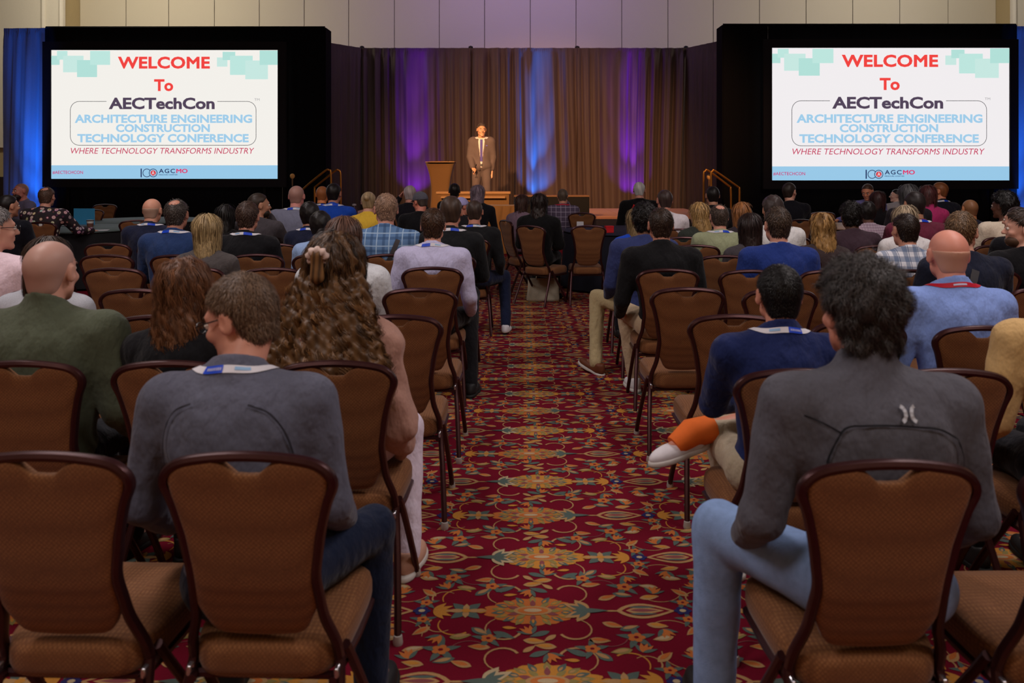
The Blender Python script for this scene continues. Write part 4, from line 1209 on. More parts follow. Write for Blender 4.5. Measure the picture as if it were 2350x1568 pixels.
    if islong:
        q = P0.copy(); walk = [q.copy()]; nrm = [Nm.copy()]
        stp = (ln / seg)[:, None]
        for k in range(seg):
            hi_ = q[:, 2:3] > 0.0
            n_ = np.where(hi_, (q - np.array([0, -0.014, 0.026])) / np.array([0.095, 0.115, 0.108]) ** 2, np.concatenate([q[:, :1], q[:, 1:2] + 0.03, q[:, 2:3] * 0], 1))
            n_ /= np.linalg.norm(n_, axis=1, keepdims=True) + 1e-9
            dn = np.tile(np.array([0.0, -0.05, -1.0]), (ns, 1)) + 0.10 * (D - 0)
            if style == 'longcurly': dn = dn + np.concatenate([np.sign(q[:, :1]) * np.minimum(np.abs(q[:, :1]) * 4, 0.4), np.zeros((ns, 2))], 1)
            dn = dn - n_ * (dn * n_).sum(1, keepdims=True); dn /= np.linalg.norm(dn, axis=1, keepdims=True) + 1e-9
            q = q + dn * stp
            walk.append(q.copy()); nrm.append(n_)
    for k in range(seg + 1):
        t = k / seg
        if walk is not None:
            osc = np.sin(ph + t * 6.28 * curl[1])[:, None] * curl_a[:, None]; osc2 = np.cos(ph + t * 6.28 * curl[1])[:, None] * curl_a[:, None]
            pts.append(walk[k] + Sd * osc + nrm[k] * (osc2 * 0.8 + 0.002 + 0.5 * lift * ((ph % 1.0)[:, None]) * math.sin(PI * t * 0.8)))
            continue
        osc = np.sin(ph + t * 6.28 * curl[1])[:, None] * curl_a[:, None]; osc2 = np.cos(ph + t * 6.28 * curl[1])[:, None] * curl_a[:, None]
        q = P0 + D * (ln * t)[:, None] + Sd * osc + Nm * (0.0005 + lift * math.sin(PI * min(1, t * 0.9)) * (0.4 + 0.6 * ((ph % 1.0)[:, None])) + osc2 * 0.6)
        if not islong: q = q - Nm * (0.5 * (ln[:, None] * t) ** 2 / 0.10)
        pts.append(q)
    pts = np.array(pts)
    wv = np.array([wd * (1 - 0.75 * (k / seg) ** 2) for k in range(seg + 1)])[:, None, None]
    A = pts - Sd[None] * wv; B = pts + Sd[None] * wv
    base = len(V)
    VV = np.concatenate([V, np.stack([A, B], 2).transpose(1, 0, 2, 3).reshape(-1, 3)])
    per = 2 * (seg + 1)
    k = np.arange(seg) * 2
    q = np.stack([k, k + 1, k + 3, k + 2], -1)[None] + (np.arange(ns) * per)[:, None, None] + base
    QQ = np.concatenate([Q, q.reshape(-1, 4).astype(Q.dtype)])
    stn = np.clip(0.5 + 0.28 * rs.randn(ns), 0, 1)
    if clump: stn = np.clip(np.repeat(0.45 + 0.30 * rs.randn(ns // per_c), per_c) + 0.10 * rs.randn(ns), 0, 1)
    if style == 'longcurly':
        stn = np.clip(stn + np.where(V[ids][:, 2] < -0.02, 0.15, -0.3), 0, 1)
    T = np.concatenate([tone * 0.7, np.repeat(stn, per)])
    me = mesh_np('hair', VV, QQ, tone=T)
    HAIR[key] = me
    return me

def hair_mat(col, hi=None):
    key = ('hairm', tuple(col))
    if key in MATS: return MATS[key]
    m, nt, b = node_mat('hair')
    at = nt.nodes.new('ShaderNodeAttribute'); at.attribute_name = 'tone'
    mx = nt.nodes.new('ShaderNodeMix'); mx.data_type = 'RGBA'
    c = lin(col)
    mx.inputs['A'].default_value = [v * 0.40 for v in c[:3]] + [1]
    h = lin(hi) if hi else [min(1, v * 1.9) for v in c[:3]] + [1]
    mx.inputs['B'].default_value = h
    nt.links.new(at.outputs['Fac'], mx.inputs['Factor']); nt.links.new(mx.outputs['Result'], b.inputs['Base Color'])
    b.inputs['Roughness'].default_value = 0.45; b.inputs['Specular IOR Level'].default_value = 0.35
    MATS[key] = m
    return m

def skin_mat(col):
    key = ('skin', tuple(col))
    if key in MATS: return MATS[key]
    m, nt, b = node_mat('skin')
    c = lin(col)
    n = nt.nodes.new('ShaderNodeTexNoise'); n.inputs['Scale'].default_value = 14; n.inputs['Detail'].default_value = 5
    tc = nt.nodes.new('ShaderNodeTexCoord'); nt.links.new(tc.outputs['Object'], n.inputs['Vector'])
    mx = nt.nodes.new('ShaderNodeMix'); mx.data_type = 'RGBA'
    mx.inputs['A'].default_value = [c[0] * 0.9, c[1] * 0.78, c[2] * 0.75, 1]; mx.inputs['B'].default_value = [min(1, c[0] * 1.08), c[1] * 1.12, c[2] * 1.12, 1]
    nt.links.new(n.outputs['Fac'], mx.inputs['Factor']); nt.links.new(mx.outputs['Result'], b.inputs['Base Color'])
    b.inputs['Roughness'].default_value = 0.5
    b.inputs['Subsurface Weight'].default_value = 0.08; b.inputs['Subsurface Radius'].default_value = (0.02, 0.008, 0.004)
    MATS[key] = m
    return m

def plaid_mat(name, base, l1, l2, scale=26.0, w1=0.25, w2=0.08):
    key = (name, 'plaid')
    if key in MATS: return MATS[key]
    m, nt, b = node_mat(name); N, Lk = nt.nodes, nt.links
    tc = N.new('ShaderNodeTexCoord'); sp = N.new('ShaderNodeSeparateXYZ'); Lk.new(tc.outputs['Object'], sp.inputs[0])
    def band(sock, sc, wdt, ph):
        a = N.new('ShaderNodeMath'); a.operation = 'MULTIPLY_ADD'; a.inputs[1].default_value = sc; a.inputs[2].default_value = ph; Lk.new(sock, a.inputs[0])
        f2 = N.new('ShaderNodeMath'); f2.operation = 'FRACT'; Lk.new(a.outputs[0], f2.inputs[0])
        c2 = N.new('ShaderNodeMath'); c2.operation = 'LESS_THAN'; c2.inputs[1].default_value = wdt; Lk.new(f2.outputs[0], c2.inputs[0])
        return c2.outputs[0]
    cur = None
    prev = lin(base)
    last = None
    for (sock, sc, wd_, ph, col, fac) in ((sp.outputs['X'], scale, w1, 50, l1, 0.6), (sp.outputs['Z'], scale, w1, 50, l1, 0.6), (sp.outputs['X'], scale, w2, 50.5, l2, 0.85), (sp.outputs['Z'], scale, w2, 50.55, l2, 0.85)):
        mx = N.new('ShaderNodeMix'); mx.data_type = 'RGBA'
        mm = N.new('ShaderNodeMath'); mm.operation = 'MULTIPLY'; mm.inputs[1].default_value = fac; Lk.new(band(sock, sc, wd_, ph), mm.inputs[0]); Lk.new(mm.outputs[0], mx.inputs['Factor'])
        if last is None: mx.inputs['A'].default_value = prev
        else: Lk.new(last, mx.inputs['A'])
        mx.inputs['B'].default_value = lin(col); last = mx.outputs['Result']
    Lk.new(last, b.inputs['Base Color']); b.inputs['Roughness'].default_value = 0.85; b.inputs['Specular IOR Level'].default_value = 0.15
    MATS[key] = m
    return m
def floral_mat():
    m, nt, b = node_mat('floral_cloth'); N, Lk = nt.nodes, nt.links
    tc = N.new('ShaderNodeTexCoord'); v = N.new('ShaderNodeTexVoronoi'); v.inputs['Scale'].default_value = 17; Lk.new(tc.outputs['Object'], v.inputs['Vector'])
    rp = N.new('ShaderNodeValToRGB'); cr = rp.color_ramp; cr.interpolation = 'CONSTANT'
    cr.elements[0].position = 0; cr.elements[0].color = lin((190, 150, 60)); cr.elements[1].position = 0.12; cr.elements[1].color = lin((226, 214, 206))
    e = cr.elements.new(0.36); e.color = lin((120, 60, 80)); e = cr.elements.new(0.42); e.color = lin((44, 36, 44))
    Lk.new(v.outputs['Distance'], rp.inputs[0])
    mx = N.new('ShaderNodeMix'); mx.data_type = 'RGBA'; mx.blend_type = 'MULTIPLY'; mx.inputs['Factor'].default_value = 0.45
    Lk.new(rp.outputs[0], mx.inputs['A']); Lk.new(v.outputs['Color'], mx.inputs['B']); Lk.new(mx.outputs['Result'], b.inputs['Base Color'])
    b.inputs['Roughness'].default_value = 0.85
    return m
def cloth(col, name='cloth'): return mat(name, col, 0.88, noise=0.14, nscale=110, bump=0.55, bscale=13, spec=0.15, sheen=0.1, stretch=(1.4, 1, 0.8))

SHOE = {}
def shoe_mesh(res):
    if res in SHOE: return SHOE[res]
    st = 0.007 if res == 0 else 0.012
    f = Field(axis_coords(-0.07, 0.07, st), axis_coords(-0.12, 0.24, st), axis_coords(-0.02, 0.14, st))
    f.ell((0, 0.09, 0.03), (0.046, 0.115, 0.042), 0.02); f.ell((0, -0.02, 0.045), (0.037, 0.062, 0.05), 0.03); f.cone((0, -0.02, 0.05), (0, -0.025, 0.085), 0.040, 0.040, 0.02)
    f.cut((0, 0, -1), (0, 0, 0.018)); f.cut((0, 0, 1), (0, 0, 0.10))
    V, Q = f.mesh(); up = mesh_np('shoe', V, Q)
    f = Field(axis_coords(-0.07, 0.07, st), axis_coords(-0.12, 0.25, st), axis_coords(-0.02, 0.06, 0.006))
    f.ell((0, 0.095, 0.012), (0.052, 0.118, 0.04), 0.02); f.ell((0, -0.03, 0.012), (0.042, 0.068, 0.04), 0.03)
    f.cut((0, 0, 1), (0, 0, 0.026), 0.003); f.cut((0, 0, -1), (0, 0, 0.0), 0.002)
    V, Q = f.mesh(); so = mesh_np('sole', V, Q)
    SHOE[res] = (up, so)
    return SHOE[res]

PANTS = {}
EYE = MB().lathe([(0.0005, -0.0125), (0.0088, -0.0088), (0.0125, 0), (0.0088, 0.0088), (0.0005, 0.0125)], 12).mesh('eye')
IRIS = MB().lathe([(0.0055, 0.0), (0.0055, 0.002), (0.003, 0.003)], 12).mesh('iris')
def person(px, top, dch, label, top_col, hair='short', hcol=(60, 45, 35), skin=(205, 150, 125), pants=(28, 30, 40), res=1,
           lany=None, rz=0.0, x=None, shoes=(30, 28, 28), sc=1.0, eyes=False, hi=None, hseed=1, extra=None, topname='shirt', group=None, body=None, **p):
    """px, top: pixel of the head centre and of the top of the head; dch: depth of the chair he or she sits on"""
    p = dict(p); fem = p.get('fem', False)
    J = skeleton(p)
    ht = {'short': .012, 'wavyshort': .03, 'curlyshort': .024, 'afro': .036, 'long': .016, 'longwavy': .018, 'longcurly': .022, 'mid': .016, 'bob': .018, 'cap': .016, 'quiff': .03}.get(hair, 0.003)
    tz = J['C'][2] + 0.118 + ht
    cr, sr = math.cos(rz), math.sin(rz)
    oy = 0.235
    yroot = dch + oy
    s = sc
    # solve scale of the body from the wanted head top height
    for _ in range(3):
        yc = yroot + s * (sr * J['C'][0] + cr * J['C'][1])
        want = H - (top - CY) * yc / F_PX
        s = (want - 0.43) / (tz - 0.43)
        s = min(1.13, max(0.86, s))
    z0 = 0.43 * (1 - s)
    if p.get('stand'):
        s = p['stand'][0]; z0 = p['stand'][1] + 0.385 * s; yroot = dch; yc = dch + s * (sr * J['C'][0] + cr * J['C'][1])
    xh = WX(px, yc)
    x0 = xh - s * (cr * J['C'][0] - sr * J['C'][1])
    if x is not None: x0 = x
    p['floor'] = -z0 / s if not p.get('stand') else -0.385
    J = skeleton(p)
    V, Q = build_body(p, J, res)
    root = link('person', mesh_np('person', V, Q), None, skin_mat(skin), (x0, yroot, z0), (0, 0, rz), s)
    tag(root, label, 'person', group)
    # garment
    mt = cloth(top_col) if not isinstance(top_col, bpy.types.Material) else top_col
    V, Q = build_top(p, J, res)
    o_top = link(topname, mesh_np(topname, V, Q), root, mt)
    key = (str(p.get('legs')), p.get('bulk', 1.0), res, round(p['floor'], 2), p.get('leg', 1.0))
    if key not in PANTS:
        V, Q = build_pants(p, J, res); PANTS[key] = mesh_np('trousers', V, Q)
    link('trousers', PANTS[key], root, cloth(pants) if not isinstance(pants, bpy.types.Material) else pants)
    up, so = shoe_mesh(0 if res == 0 else 1)
    for i in (0, 1):
        d = J['T'][i] - J['A'][i]
        a = math.atan2(-d[0], d[1])
        fz = J['A'][i][2] - 0.085
        tilt = math.atan2(d[2] + 0.05, math.hypot(d[0], d[1])) if abs(d[2] + 0.05) > 0.02 else 0
        sh = link('shoe', up, root, mat('shoe', shoes, 0.6, noise=0.1), (J['A'][i][0], J['A'][i][1], fz), (tilt, 0, a))
        if res < 2: link('sole', so, sh, mat('sole', (205, 200, 195) if sum(shoes) > 150 else (20, 20, 20), 0.7))
    Rm = Matrix(J['RH'].tolist()).to_4x4()
    if hair != 'none':
        ho = link('hair' if hair != 'cap' else 'flat_cap', hair_mesh(hair, res, hseed), root, hair_mat(hcol, hi) if hair != 'cap' else cloth(hcol, 'cap_wool'))
        ho.matrix_local = Matrix.Translation(J['C'].tolist()) @ Rm
        if hair in ('cap',):
            h2 = link('hair', hair_mesh('crop', res, 1), root, hair_mat((70, 60, 55))); h2.matrix_local = Matrix.Translation(J['C'].tolist()) @ Rm
            h2.scale = (0.99, 0.99, 0.97)
    if lany:
        lanyard(root, J, p, lany, res, o_top.data)
    Mh = Matrix.Translation(J['C'].tolist()) @ Rm
    for sx in (-1, 1):
        eo = link('eye', EYE, root, mat('eye_white', (225, 215, 205), 0.2)); eo.matrix_local = Mh @ Matrix.Translation((sx * 0.031, 0.0885, 0.006))
        pu = link('iris', IRIS, eo, mat('iris', (40, 26, 20), 0.2)); pu.matrix_local = Matrix.Rotation(R(-90), 4, 'X') @ Matrix.Translation((0, 0, 0.0112))
        if eyes or res == 0:
            bb = MB(); bb.sweep([(sx * 0.014, 0.098, 0.026), (sx * 0.030, 0.098, 0.031), (sx * 0.047, 0.088, 0.026)], 0.003, 0.0045, 6)
            br = bb.obj('eyebrow', hair_mat(hcol), root); br.matrix_local = Mh
    if extra: extra(root, J, s, p, o_top)
    return root, J, s

m_lan_w = mat('lanyard_white', (226, 224, 232), 0.5); m_lan_b = mat('lanyard_blue', (24, 74, 214), 0.5); m_lan_r = mat('lanyard_red', (196, 28, 52), 0.5)
m_lan_l = mat('lanyard_light_blue', (150, 192, 232), 0.5); m_lan_p = mat('lanyard_pale', (200, 202, 236), 0.5)
def lanyard(root, J, p, kind, res, top=None):
    from mathutils.bvhtree import BVHTree
    n = len(top.vertices); co = np.zeros(n * 3, dtype=np.float32); top.vertices.foreach_get('co', co); co = co.reshape(-1, 3)
    m = len(top.polygons); li = np.zeros(m * 4, dtype=np.int32); top.loops.foreach_get('vertex_index', li); li = li.reshape(-1, 4)
    N = J['N']
    near = (np.abs(co[li[:, 0]] - N).max(1) < 0.2)
    bvh = BVHTree.FromPolygons(co.tolist(), li[near].tolist())
    ch = max(0.0, p.get('collar', 0.02))
    def hit(a, dz=0.0, lift=0.002):
        r = 0.074
        P = Vector((N[0] + r * math.sin(a), N[1] - 0.014 - r * math.cos(a), N[2] + 0.018 + ch * 0.6 - 0.045 * (1 - math.cos(a)) + dz))
        d = Vector((math.sin(a) * 0.75, -math.cos(a) * 0.75, 0.62)).normalized()
        h = bvh.ray_cast(P + d * 0.15, -d, 0.3)
        if h[0] is None: return P + d * 0.004, d
        nn = h[1] if h[1].dot(d) > 0 else -h[1]
        return h[0] + nn * lift, nn
    def strip(nm, a0, a1, m, lift, w=0.0115, dz=0.0, n=16):
        pts = [hit(a0 + (a1 - a0) * k / n, dz, lift) for k in range(n + 1)]
        V = []
        for k, (q, nn) in enumerate(pts):
            t = pts[min(k + 1, n)][0] - pts[max(k - 1, 0)][0]
            u = nn.cross(t).normalized()
            for sg in (1, -1): V.append(q + u * w * sg)
        Fc = [[2 * k, 2 * k + 1, 2 * k + 3, 2 * k + 2] for k in range(n)]
        return mesh_np(nm, [tuple(v) for v in V], Fc), m
    me, m_ = strip('lanyard', -1.9, 1.9, m_lan_r if kind == 'red' else m_lan_w, 0.003, n=30)
    lo = link('lanyard', me, root, m_)
    if kind == 'red':
        if res < 2:
            me, m_ = strip('lanyard_print', -0.5, 0.3, m_lan_p, 0.0042, 0.004, 0, 8); link('lanyard_print', me, lo, m_)
        return
    sg = 1 if kind == 'R' else -1
    me, m_ = strip('blue_band', min(sg * 0.10, sg * 0.95), max(sg * 0.10, sg * 0.95), m_lan_b, 0.0042); link('blue_band', me, lo, m_)
    me, m_ = strip('light_blue_band', min(-sg * 0.35, -sg * 0.9), max(-sg * 0.35, -sg * 0.9), m_lan_l, 0.0042, 0.005, 0.002); link('light_blue_band', me, lo, m_)
    if res == 0:
        for k in range(8):
            a = sg * (0.2 + 0.085 * k)
            me, m_ = strip('mark', min(a, a + 0.05), max(a, a + 0.05), m_lan_p, 0.0054, 0.0042, 0, 2); link('mark', me, lo, m_)

def surf_y(me, side=-1):
    """callable giving the back (side -1) or front (+1) surface y of a garment mesh at (x, z)"""
    n = len(me.vertices); co = np.zeros(n * 3, dtype=np.float32); me.vertices.foreach_get('co', co); co = co.reshape(-1, 3)
    def g(x, z, r=0.016):
        m = (np.abs(co[:, 0] - x) < r) & (np.abs(co[:, 2] - z) < r)
        if not m.any(): return 0.0
        return float(co[m, 1].min() if side < 0 else co[m, 1].max())
    return g
def surf_strip(name, me, pts, w, m, parent, side=-1, lift=0.003, per=5, vertical=False):
    """a flat band that follows the garment surface through the (x, z) points"""
    g = surf_y(me, side)
    P = smooth_path([(x, 0, z) for x, z in pts], per)
    V = []; 
    for i, q in enumerate(P):
        t = (P[min(i + 1, len(P) - 1)] - P[max(i - 1, 0)]).normalized(); nx, nz = -t.z, t.x
        for sg in (1, -1):
            x, z = q.x + nx * w * sg, q.z + nz * w * sg
            V.append((x, g(x, z) + side * lift, z))
    Fc = [[2 * i, 2 * i + 1, 2 * i + 3, 2 * i + 2] for i in range(len(P) - 1)]
    return link(name, mesh_np(name, V, Fc), parent, m)
def beard(root, J, col, long=0.0, res=1):
    st = 0.008
    f = Field(axis_coords(-0.09, 0.09, st), axis_coords(-0.02, 0.15, st), axis_coords(-0.14 - long, 0.0, st))
    f.ell((0, 0.045, -0.078), (0.066, 0.062, 0.048), 0.02)
    if long: f.cone((0, 0.075, -0.09), (0, 0.085, -0.10 - long), 0.045, 0.018, 0.03)
    f.ell((0, 0.10, -0.055), (0.022, 0.03, 0.012), 0.005, sub=True)
    f.cut((0, 0.5, 1), (0, 0.10, -0.036))
    V, Q = f.mesh()
    o = link('beard', mesh_np('beard', V, Q, tone=np.full(len(V), 0.4)), root, hair_mat(col)); o.matrix_local = Matrix.Translation(J['C'].tolist()) @ Matrix(J['RH'].tolist()).to_4x4()
def glasses(root, J, col=(20, 18, 22)):
    bb = MB(); 
    for sx in (-1, 1):
        pts = [(sx * (0.033 + 0.022 * math.cos(t)), 0.116 - 0.004 * abs(math.cos(t)), 0.004 + 0.017 * math.sin(t)) for t in np.linspace(0, 2 * PI, 13)]
        bb.sweep(pts, 0.0018, n=5, up=(0, 1, 0))
        bb.sweep([(sx * 0.055, 0.113, 0.010), (sx * 0.078, 0.085, 0.012), (sx * 0.086, 0.0, 0.014), (sx * 0.086, -0.02, 0.0)], 0.0022, n=5)
    bb.sweep([(-0.011, 0.118, 0.008), (0.011, 0.118, 0.008)], 0.0018, n=5)
    o = bb.obj('glasses', mat('glasses_frame', col, 0.3), root); o.matrix_local = Matrix.Translation(J['C'].tolist()) @ Matrix(J['RH'].tolist()).to_4x4()
# ================================================================== CHAIRS IN ROWS
ORD = ['first', 'second', 'third', 'fourth', 'fifth', 'sixth', 'seventh', 'eighth', 'ninth']
LROWS = {1: (1.85, [-.618, -1.073]), 2: (2.73, [-.618, -1.16, -1.65]), 3: (3.59, [-.548, -1.06, -1.576, -2.08]),
         4: (4.37, [-.547, -1.05, -1.55, -2.04, -2.53]), 5: (5.33, [-.586, -1.10, -1.60, -2.12, -2.62, -3.10]),
         6: (6.14, [-.55, -1.0, -1.52, -1.98, -2.56, -3.08]), 7: (7.03, [-1.05, -1.58, -2.10, -2.60, -3.09, -3.54]),
         8: (7.80, [-.50, -1.05, -1.55, -2.06, -2.56, -3.07, -3.57])}
RROWS = {1: (1.80, [.80, 1.285]), 2: (2.62, [.87, 1.35, 1.84]), 3: (3.60, [.92, 1.40, 1.86]), 4: (4.40, [.88, 1.36, 1.84, 2.34, 2.80]),
         5: (5.22, [.92, 1.43, 1.93, 2.43, 2.93]), 6: (6.05, [.94, 1.48, 1.98, 2.48, 2.98, 3.48]), 7: (6.90, [.95, 1.45, 1.95, 2.45, 2.95, 3.45, 3.95]),
         8: (7.75, [1.5, 2.0, 2.5, 3.0, 3.5, 4.0, 4.5])}
rj = random.Random(3)
for sidename, ROWS in (('left', LROWS), ('right', RROWS)):
    for r, (d, xs) in ROWS.items():
        for k, x in enumerate(xs):
            dd = d
            if sidename == 'right' and r == 3: dd = (3.60, 3.45, 3.34)[k]
            if sidename == 'left' and r == 8 and k == 0: dd = 7.55
            kk = k + (1 if (sidename, r) == ('left', 7) else 0)
            jy = 0 if r < 4 else rj.uniform(-0.03, 0.03)
            chair(x, dd + jy, rj.uniform(-0.03, 0.03) if r > 1 else (-0.03 if sidename == 'left' else 0.02),
                  'brown banquet chair %s of the aisle, %s row from camera, %s seat from aisle' % (sidename, ORD[r - 1], ORD[kk]),
                  'banquet chairs in rows %s of the aisle' % sidename, 0 if r < 5 else 1)
def fchair(px, d, rz, label): return chair(WX(px, d), d, rz, label, 'banquet chairs around the tables', 1)
fchair(637, 9.2, 0, 'brown banquet chair under the bald man in the grey sweater')
fchair(880, 9.2, 0, 'brown banquet chair behind the man in the light blue plaid shirt')
fchair(91, 9.9, 0.0, 'brown banquet chair under the man in the floral shirt')
fchair(313, 10.3, 0.35, 'brown banquet chair at the dark table, turned, left of the bald man in navy')
fchair(212, 13.0, PI - 0.1, 'reddish banquet chair facing the camera behind the dark table')
fchair(241, 14.9, PI + 0.3, 'reddish banquet chair farther back, facing the camera near the screen')
fchair(1217, 9.3, -0.62, 'brown banquet chair turned right under the woman with long dark hair')
fchair(1351, 9.3, 0.04, 'empty brown banquet chair at the head of the aisle by the navy table')
c3 = fchair(1335, 12.0, 0.0, 'brown banquet chair with a white paper tag on its back')
MB().box(-0.075, 0.025, -0.035, -0.028, 0.71, 0.79, 0.002).obj('paper_tag', mat('paper', (226, 226, 232), 0.7), c3, smooth=False)
fchair(1160, 10.3, -1.15, 'brown banquet chair seen from the side under the woman in mauve')
fchair(932, 12.0, 0, 'brown banquet chair left of the man in the grey flat cap')
fchair(1887, 12.2, 0, 'brown banquet chair in front of the black haired woman at the right table')
fchair(1563, 8.8, 0, 'brown banquet chair under the man in the white shirt near the stage')
fchair(1836, 10.4, 0.3, 'brown banquet chair under the white shirt shoulder right of the man in the blue blazer')
fchair(585, 11.4, 0.2, 'brown banquet chair by the black drape left of the bearded man in profile')
fchair(2172, 9.6, 0.3, 'brown banquet chair under the woman in magenta')

# ================================================================== THE AUDIENCE
def K(*c, g=1.22): return tuple(int(min(238, v * g)) for v in c)
BLONDE, LBLONDE, BROWN, DBROWN, BLACK, GREY, AUB = (120, 94, 62), (150, 124, 84), (84, 62, 46), (56, 42, 34), (26, 22, 22), (120, 116, 116), (112, 66, 38)
PALE, TAN, DARK = (226, 172, 150), (200, 146, 118), (110, 72, 56)
def lego(sx, kx, ax, ay=0.40, ky=0.42, kz=0.525): return {sx: ((kx, ky, kz), (ax, ay, None), None)}
def no_extra(*a): pass

# --- row 1, left
def x_glasses(root, J, s, p, top):
    glasses(root, J)
    dk = cloth((44, 42, 56), 'sleeve_cloth')
    me = top.data
    for sx in (-1, 1):
        surf_strip('shoulder_seam', me, [(sx * a - 0.15 * (b_ - 0.53), b_) for a, b_ in ((0.078, 1.015), (0.132, 0.99), (0.167, 0.93), (0.174, 0.84), (0.168, 0.76))], 0.0022, mat('seam', (40, 40, 50), 0.8), root, lift=0.0015)
person(552, 630, 1.85, 'man in a charcoal sweater with glasses and blue white lanyard, face turned left', K(78, 80, 94), 'short', (112, 86, 68), (222, 160, 138), (22, 32, 56), 0,
       'L', collar=0.045, yaw=1.28, pitch=0.28, lean=0.18, side=-0.15, sw=0.205, bulk=1.12, arms=('down', 'down'), wrinkle=0.0022, extra=x_glasses, topname='sweater', hseed=2,
       hi=(150, 122, 98), legs={**lego(1, 0.27, 0.27, 0.30, 0.33), **lego(-1, -0.2, -0.2)}, shoes=(20, 20, 24))
# --- row 1, right
def x_jacket(root, J, s, p, top):
    me = top.data; seam = mat('dark_seam', (22, 24, 32), 0.8)
    surf_strip('yoke_seam', me, [(-0.135, 0.955), (-0.115, 0.972), (-0.05, 0.978), (0.03, 0.975), (0.10, 0.965), (0.155, 0.935)], 0.0022, seam, root, lift=0.002)
    surf_strip('shoulder_seam', me, [(-0.135, 0.955), (-0.16, 0.90), (-0.172, 0.82), (-0.18, 0.76)], 0.0022, seam, root, lift=0.002)
    surf_strip('shoulder_seam', me, [(-0.21, 0.985), (-0.17, 0.972), (-0.135, 0.955)], 0.0022, seam, root, lift=0.002)
    surf_strip('shoulder_seam', me, [(0.155, 0.935), (0.178, 0.88), (0.190, 0.80)], 0.0022, seam, root, lift=0.002)
    g = surf_y(me)
    wm = mat('emblem_white', (200, 204, 214), 0.5)
    for sx in (-1, 1):
        pts = [(0.024 + sx * (0.020 - 0.013 * math.cos(t)), 1.003 + 0.017 * math.sin(t)) for t in np.linspace(-1.35, 1.35, 7)]
        surf_strip('emblem', me, pts, 0.0042, wm, root, lift=0.003, per=3)
jeans = mat('light_denim', (140, 168, 214), 0.9, noise=0.25, nscale=40, bump=0.15, bscale=300, spec=0.1)
person(1973, 592, 1.80, 'man with wavy black hair in a grey zip jacket and light blue jeans', K(76, 76, 84), 'wavyshort', (30, 28, 28), (206, 140, 118), jeans, 0,
       None, collar=0.065, yaw=0.18, pitch=0.0, lean=0.04, side=-0.03, sw=0.21, bulk=1.13, arms=('down', 'down'), wrinkle=0.0022, extra=x_jacket, topname='jacket', hi=(92, 86, 84),
       legs={**lego(-1, -0.33, -0.345, 0.30, 0.30, 0.545), **lego(1, 0.2, 0.2)}, leg=1.12, hem=0.50, shoes=(18, 18, 20), hseed=3)
# --- row 2, right: quarter zip with crossed leg
def x_sock(root, J, s, p, top):
    a, t, k = J['A'][1], J['T'][1], J['K'][1]
    MB().sweep([tuple(a + (k - a) * 0.30), tuple(a + (k - a) * 0.0), tuple(a + (t - a) * 0.62)], 0.056, n=12, radii=[1.06, 1.10, 0.80]).obj('sock', mat('orange_sock', (236, 112, 36), 0.8, noise=0.1), root)
person(1787, 610, 2.62, 'man with black hair in a navy quarter zip, blue lanyard and orange sock', K(24, 34, 74), 'crop', (24, 22, 22), (214, 148, 124), K(150, 140, 120), 0,
       'R', collar=0.045, yaw=0.0, lean=0.02, side=0.07, sw=0.20, bulk=1.06, arms=('in', 'down'), topname='sweater', extra=x_sock, shoes=(226, 222, 228),
       legs={1: ((0.06, 0.43, 0.60), (-0.26, 0.30, 0.575), (-0.385, 0.25, 0.50)), -1: ((-0.10, 0.40, 0.50), (-0.06, 0.38, None), None)})
# --- row 2, left
def x_scrunchie(root, J, s, p, top):
    V = []; Fc = []; n, m = 30, 8
    for i in range(n):
        a = 2 * PI * i / n; rr = 0.024; w_ = 0.0125 * (1 + 0.3 * math.sin(a * 9))
        for k in range(m):
            t = 2 * PI * k / m
            V.append(((rr + w_ * math.cos(t)) * math.cos(a), w_ * math.sin(t) * 1.1, (rr + w_ * math.cos(t)) * math.sin(a)))
    for i in range(n):
        for k in range(m): Fc.append([i * m + k, i * m + (k + 1) % m, ((i + 1) % n) * m + (k + 1) % m, ((i + 1) % n) * m + k])
    o = link('scrunchie', mesh_np('scrunchie', V, Fc), root, mat('cream_satin', (222, 196, 186), 0.5, bump=0.3, bscale=60))
    o.matrix_local = Matrix.Translation(J['C'].tolist()) @ Matrix(J['RH'].tolist()).to_4x4() @ Matrix.Translation((-0.035, -0.142, 0.060)) @ Matrix.Rotation(0.5, 4, 'X') @ Matrix.Scale(1.15, 4)
    f = Field(axis_coords(-0.06, 0.06, 0.006), axis_coords(-0.06, 0.05, 0.006), axis_coords(-0.10, 0.06, 0.006))
    f.ell((0, 0, 0.01), (0.022, 0.028, 0.030), 0.01); f.cone((0, -0.01, 0), (0.005, -0.015, -0.07), 0.020, 0.026, 0.02)
    V, Q = f.mesh(); h = link('hair_tail', mesh_np('hair_tail', V, Q, tone=0.5 + 0.4 * np.sin(V[:, 0] * 300)), root, hair_mat((66, 45, 32), (150, 108, 66)))
    h.matrix_local = Matrix.Translation(J['C'].tolist()) @ Matrix(J['RH'].tolist()).to_4x4() @ Matrix.Translation((-0.035, -0.142, 0.060))
person(770, 533, 2.73, 'woman with long curly brown hair and a cream scrunchie in a blush cardigan', (184, 142, 128), 'longcurly', (66, 45, 32), PALE, K(190, 180, 205), 0,
       None, fem=True, lean=0.03, side=0.03, roll=0.04, sw=0.185, bulk=1.18, loose=0.026, arms=('in', 'down'), drop=0.075, wrinkle=0.010, topname='cardigan', hi=(150, 108, 66), shoes=(196, 150, 128),
       legs={**lego(1, 0.25, 0.27, 0.22, 0.36), **lego(-1, -0.1, -0.1)}, collar=0.0, seed=4, extra=x_scrunchie)
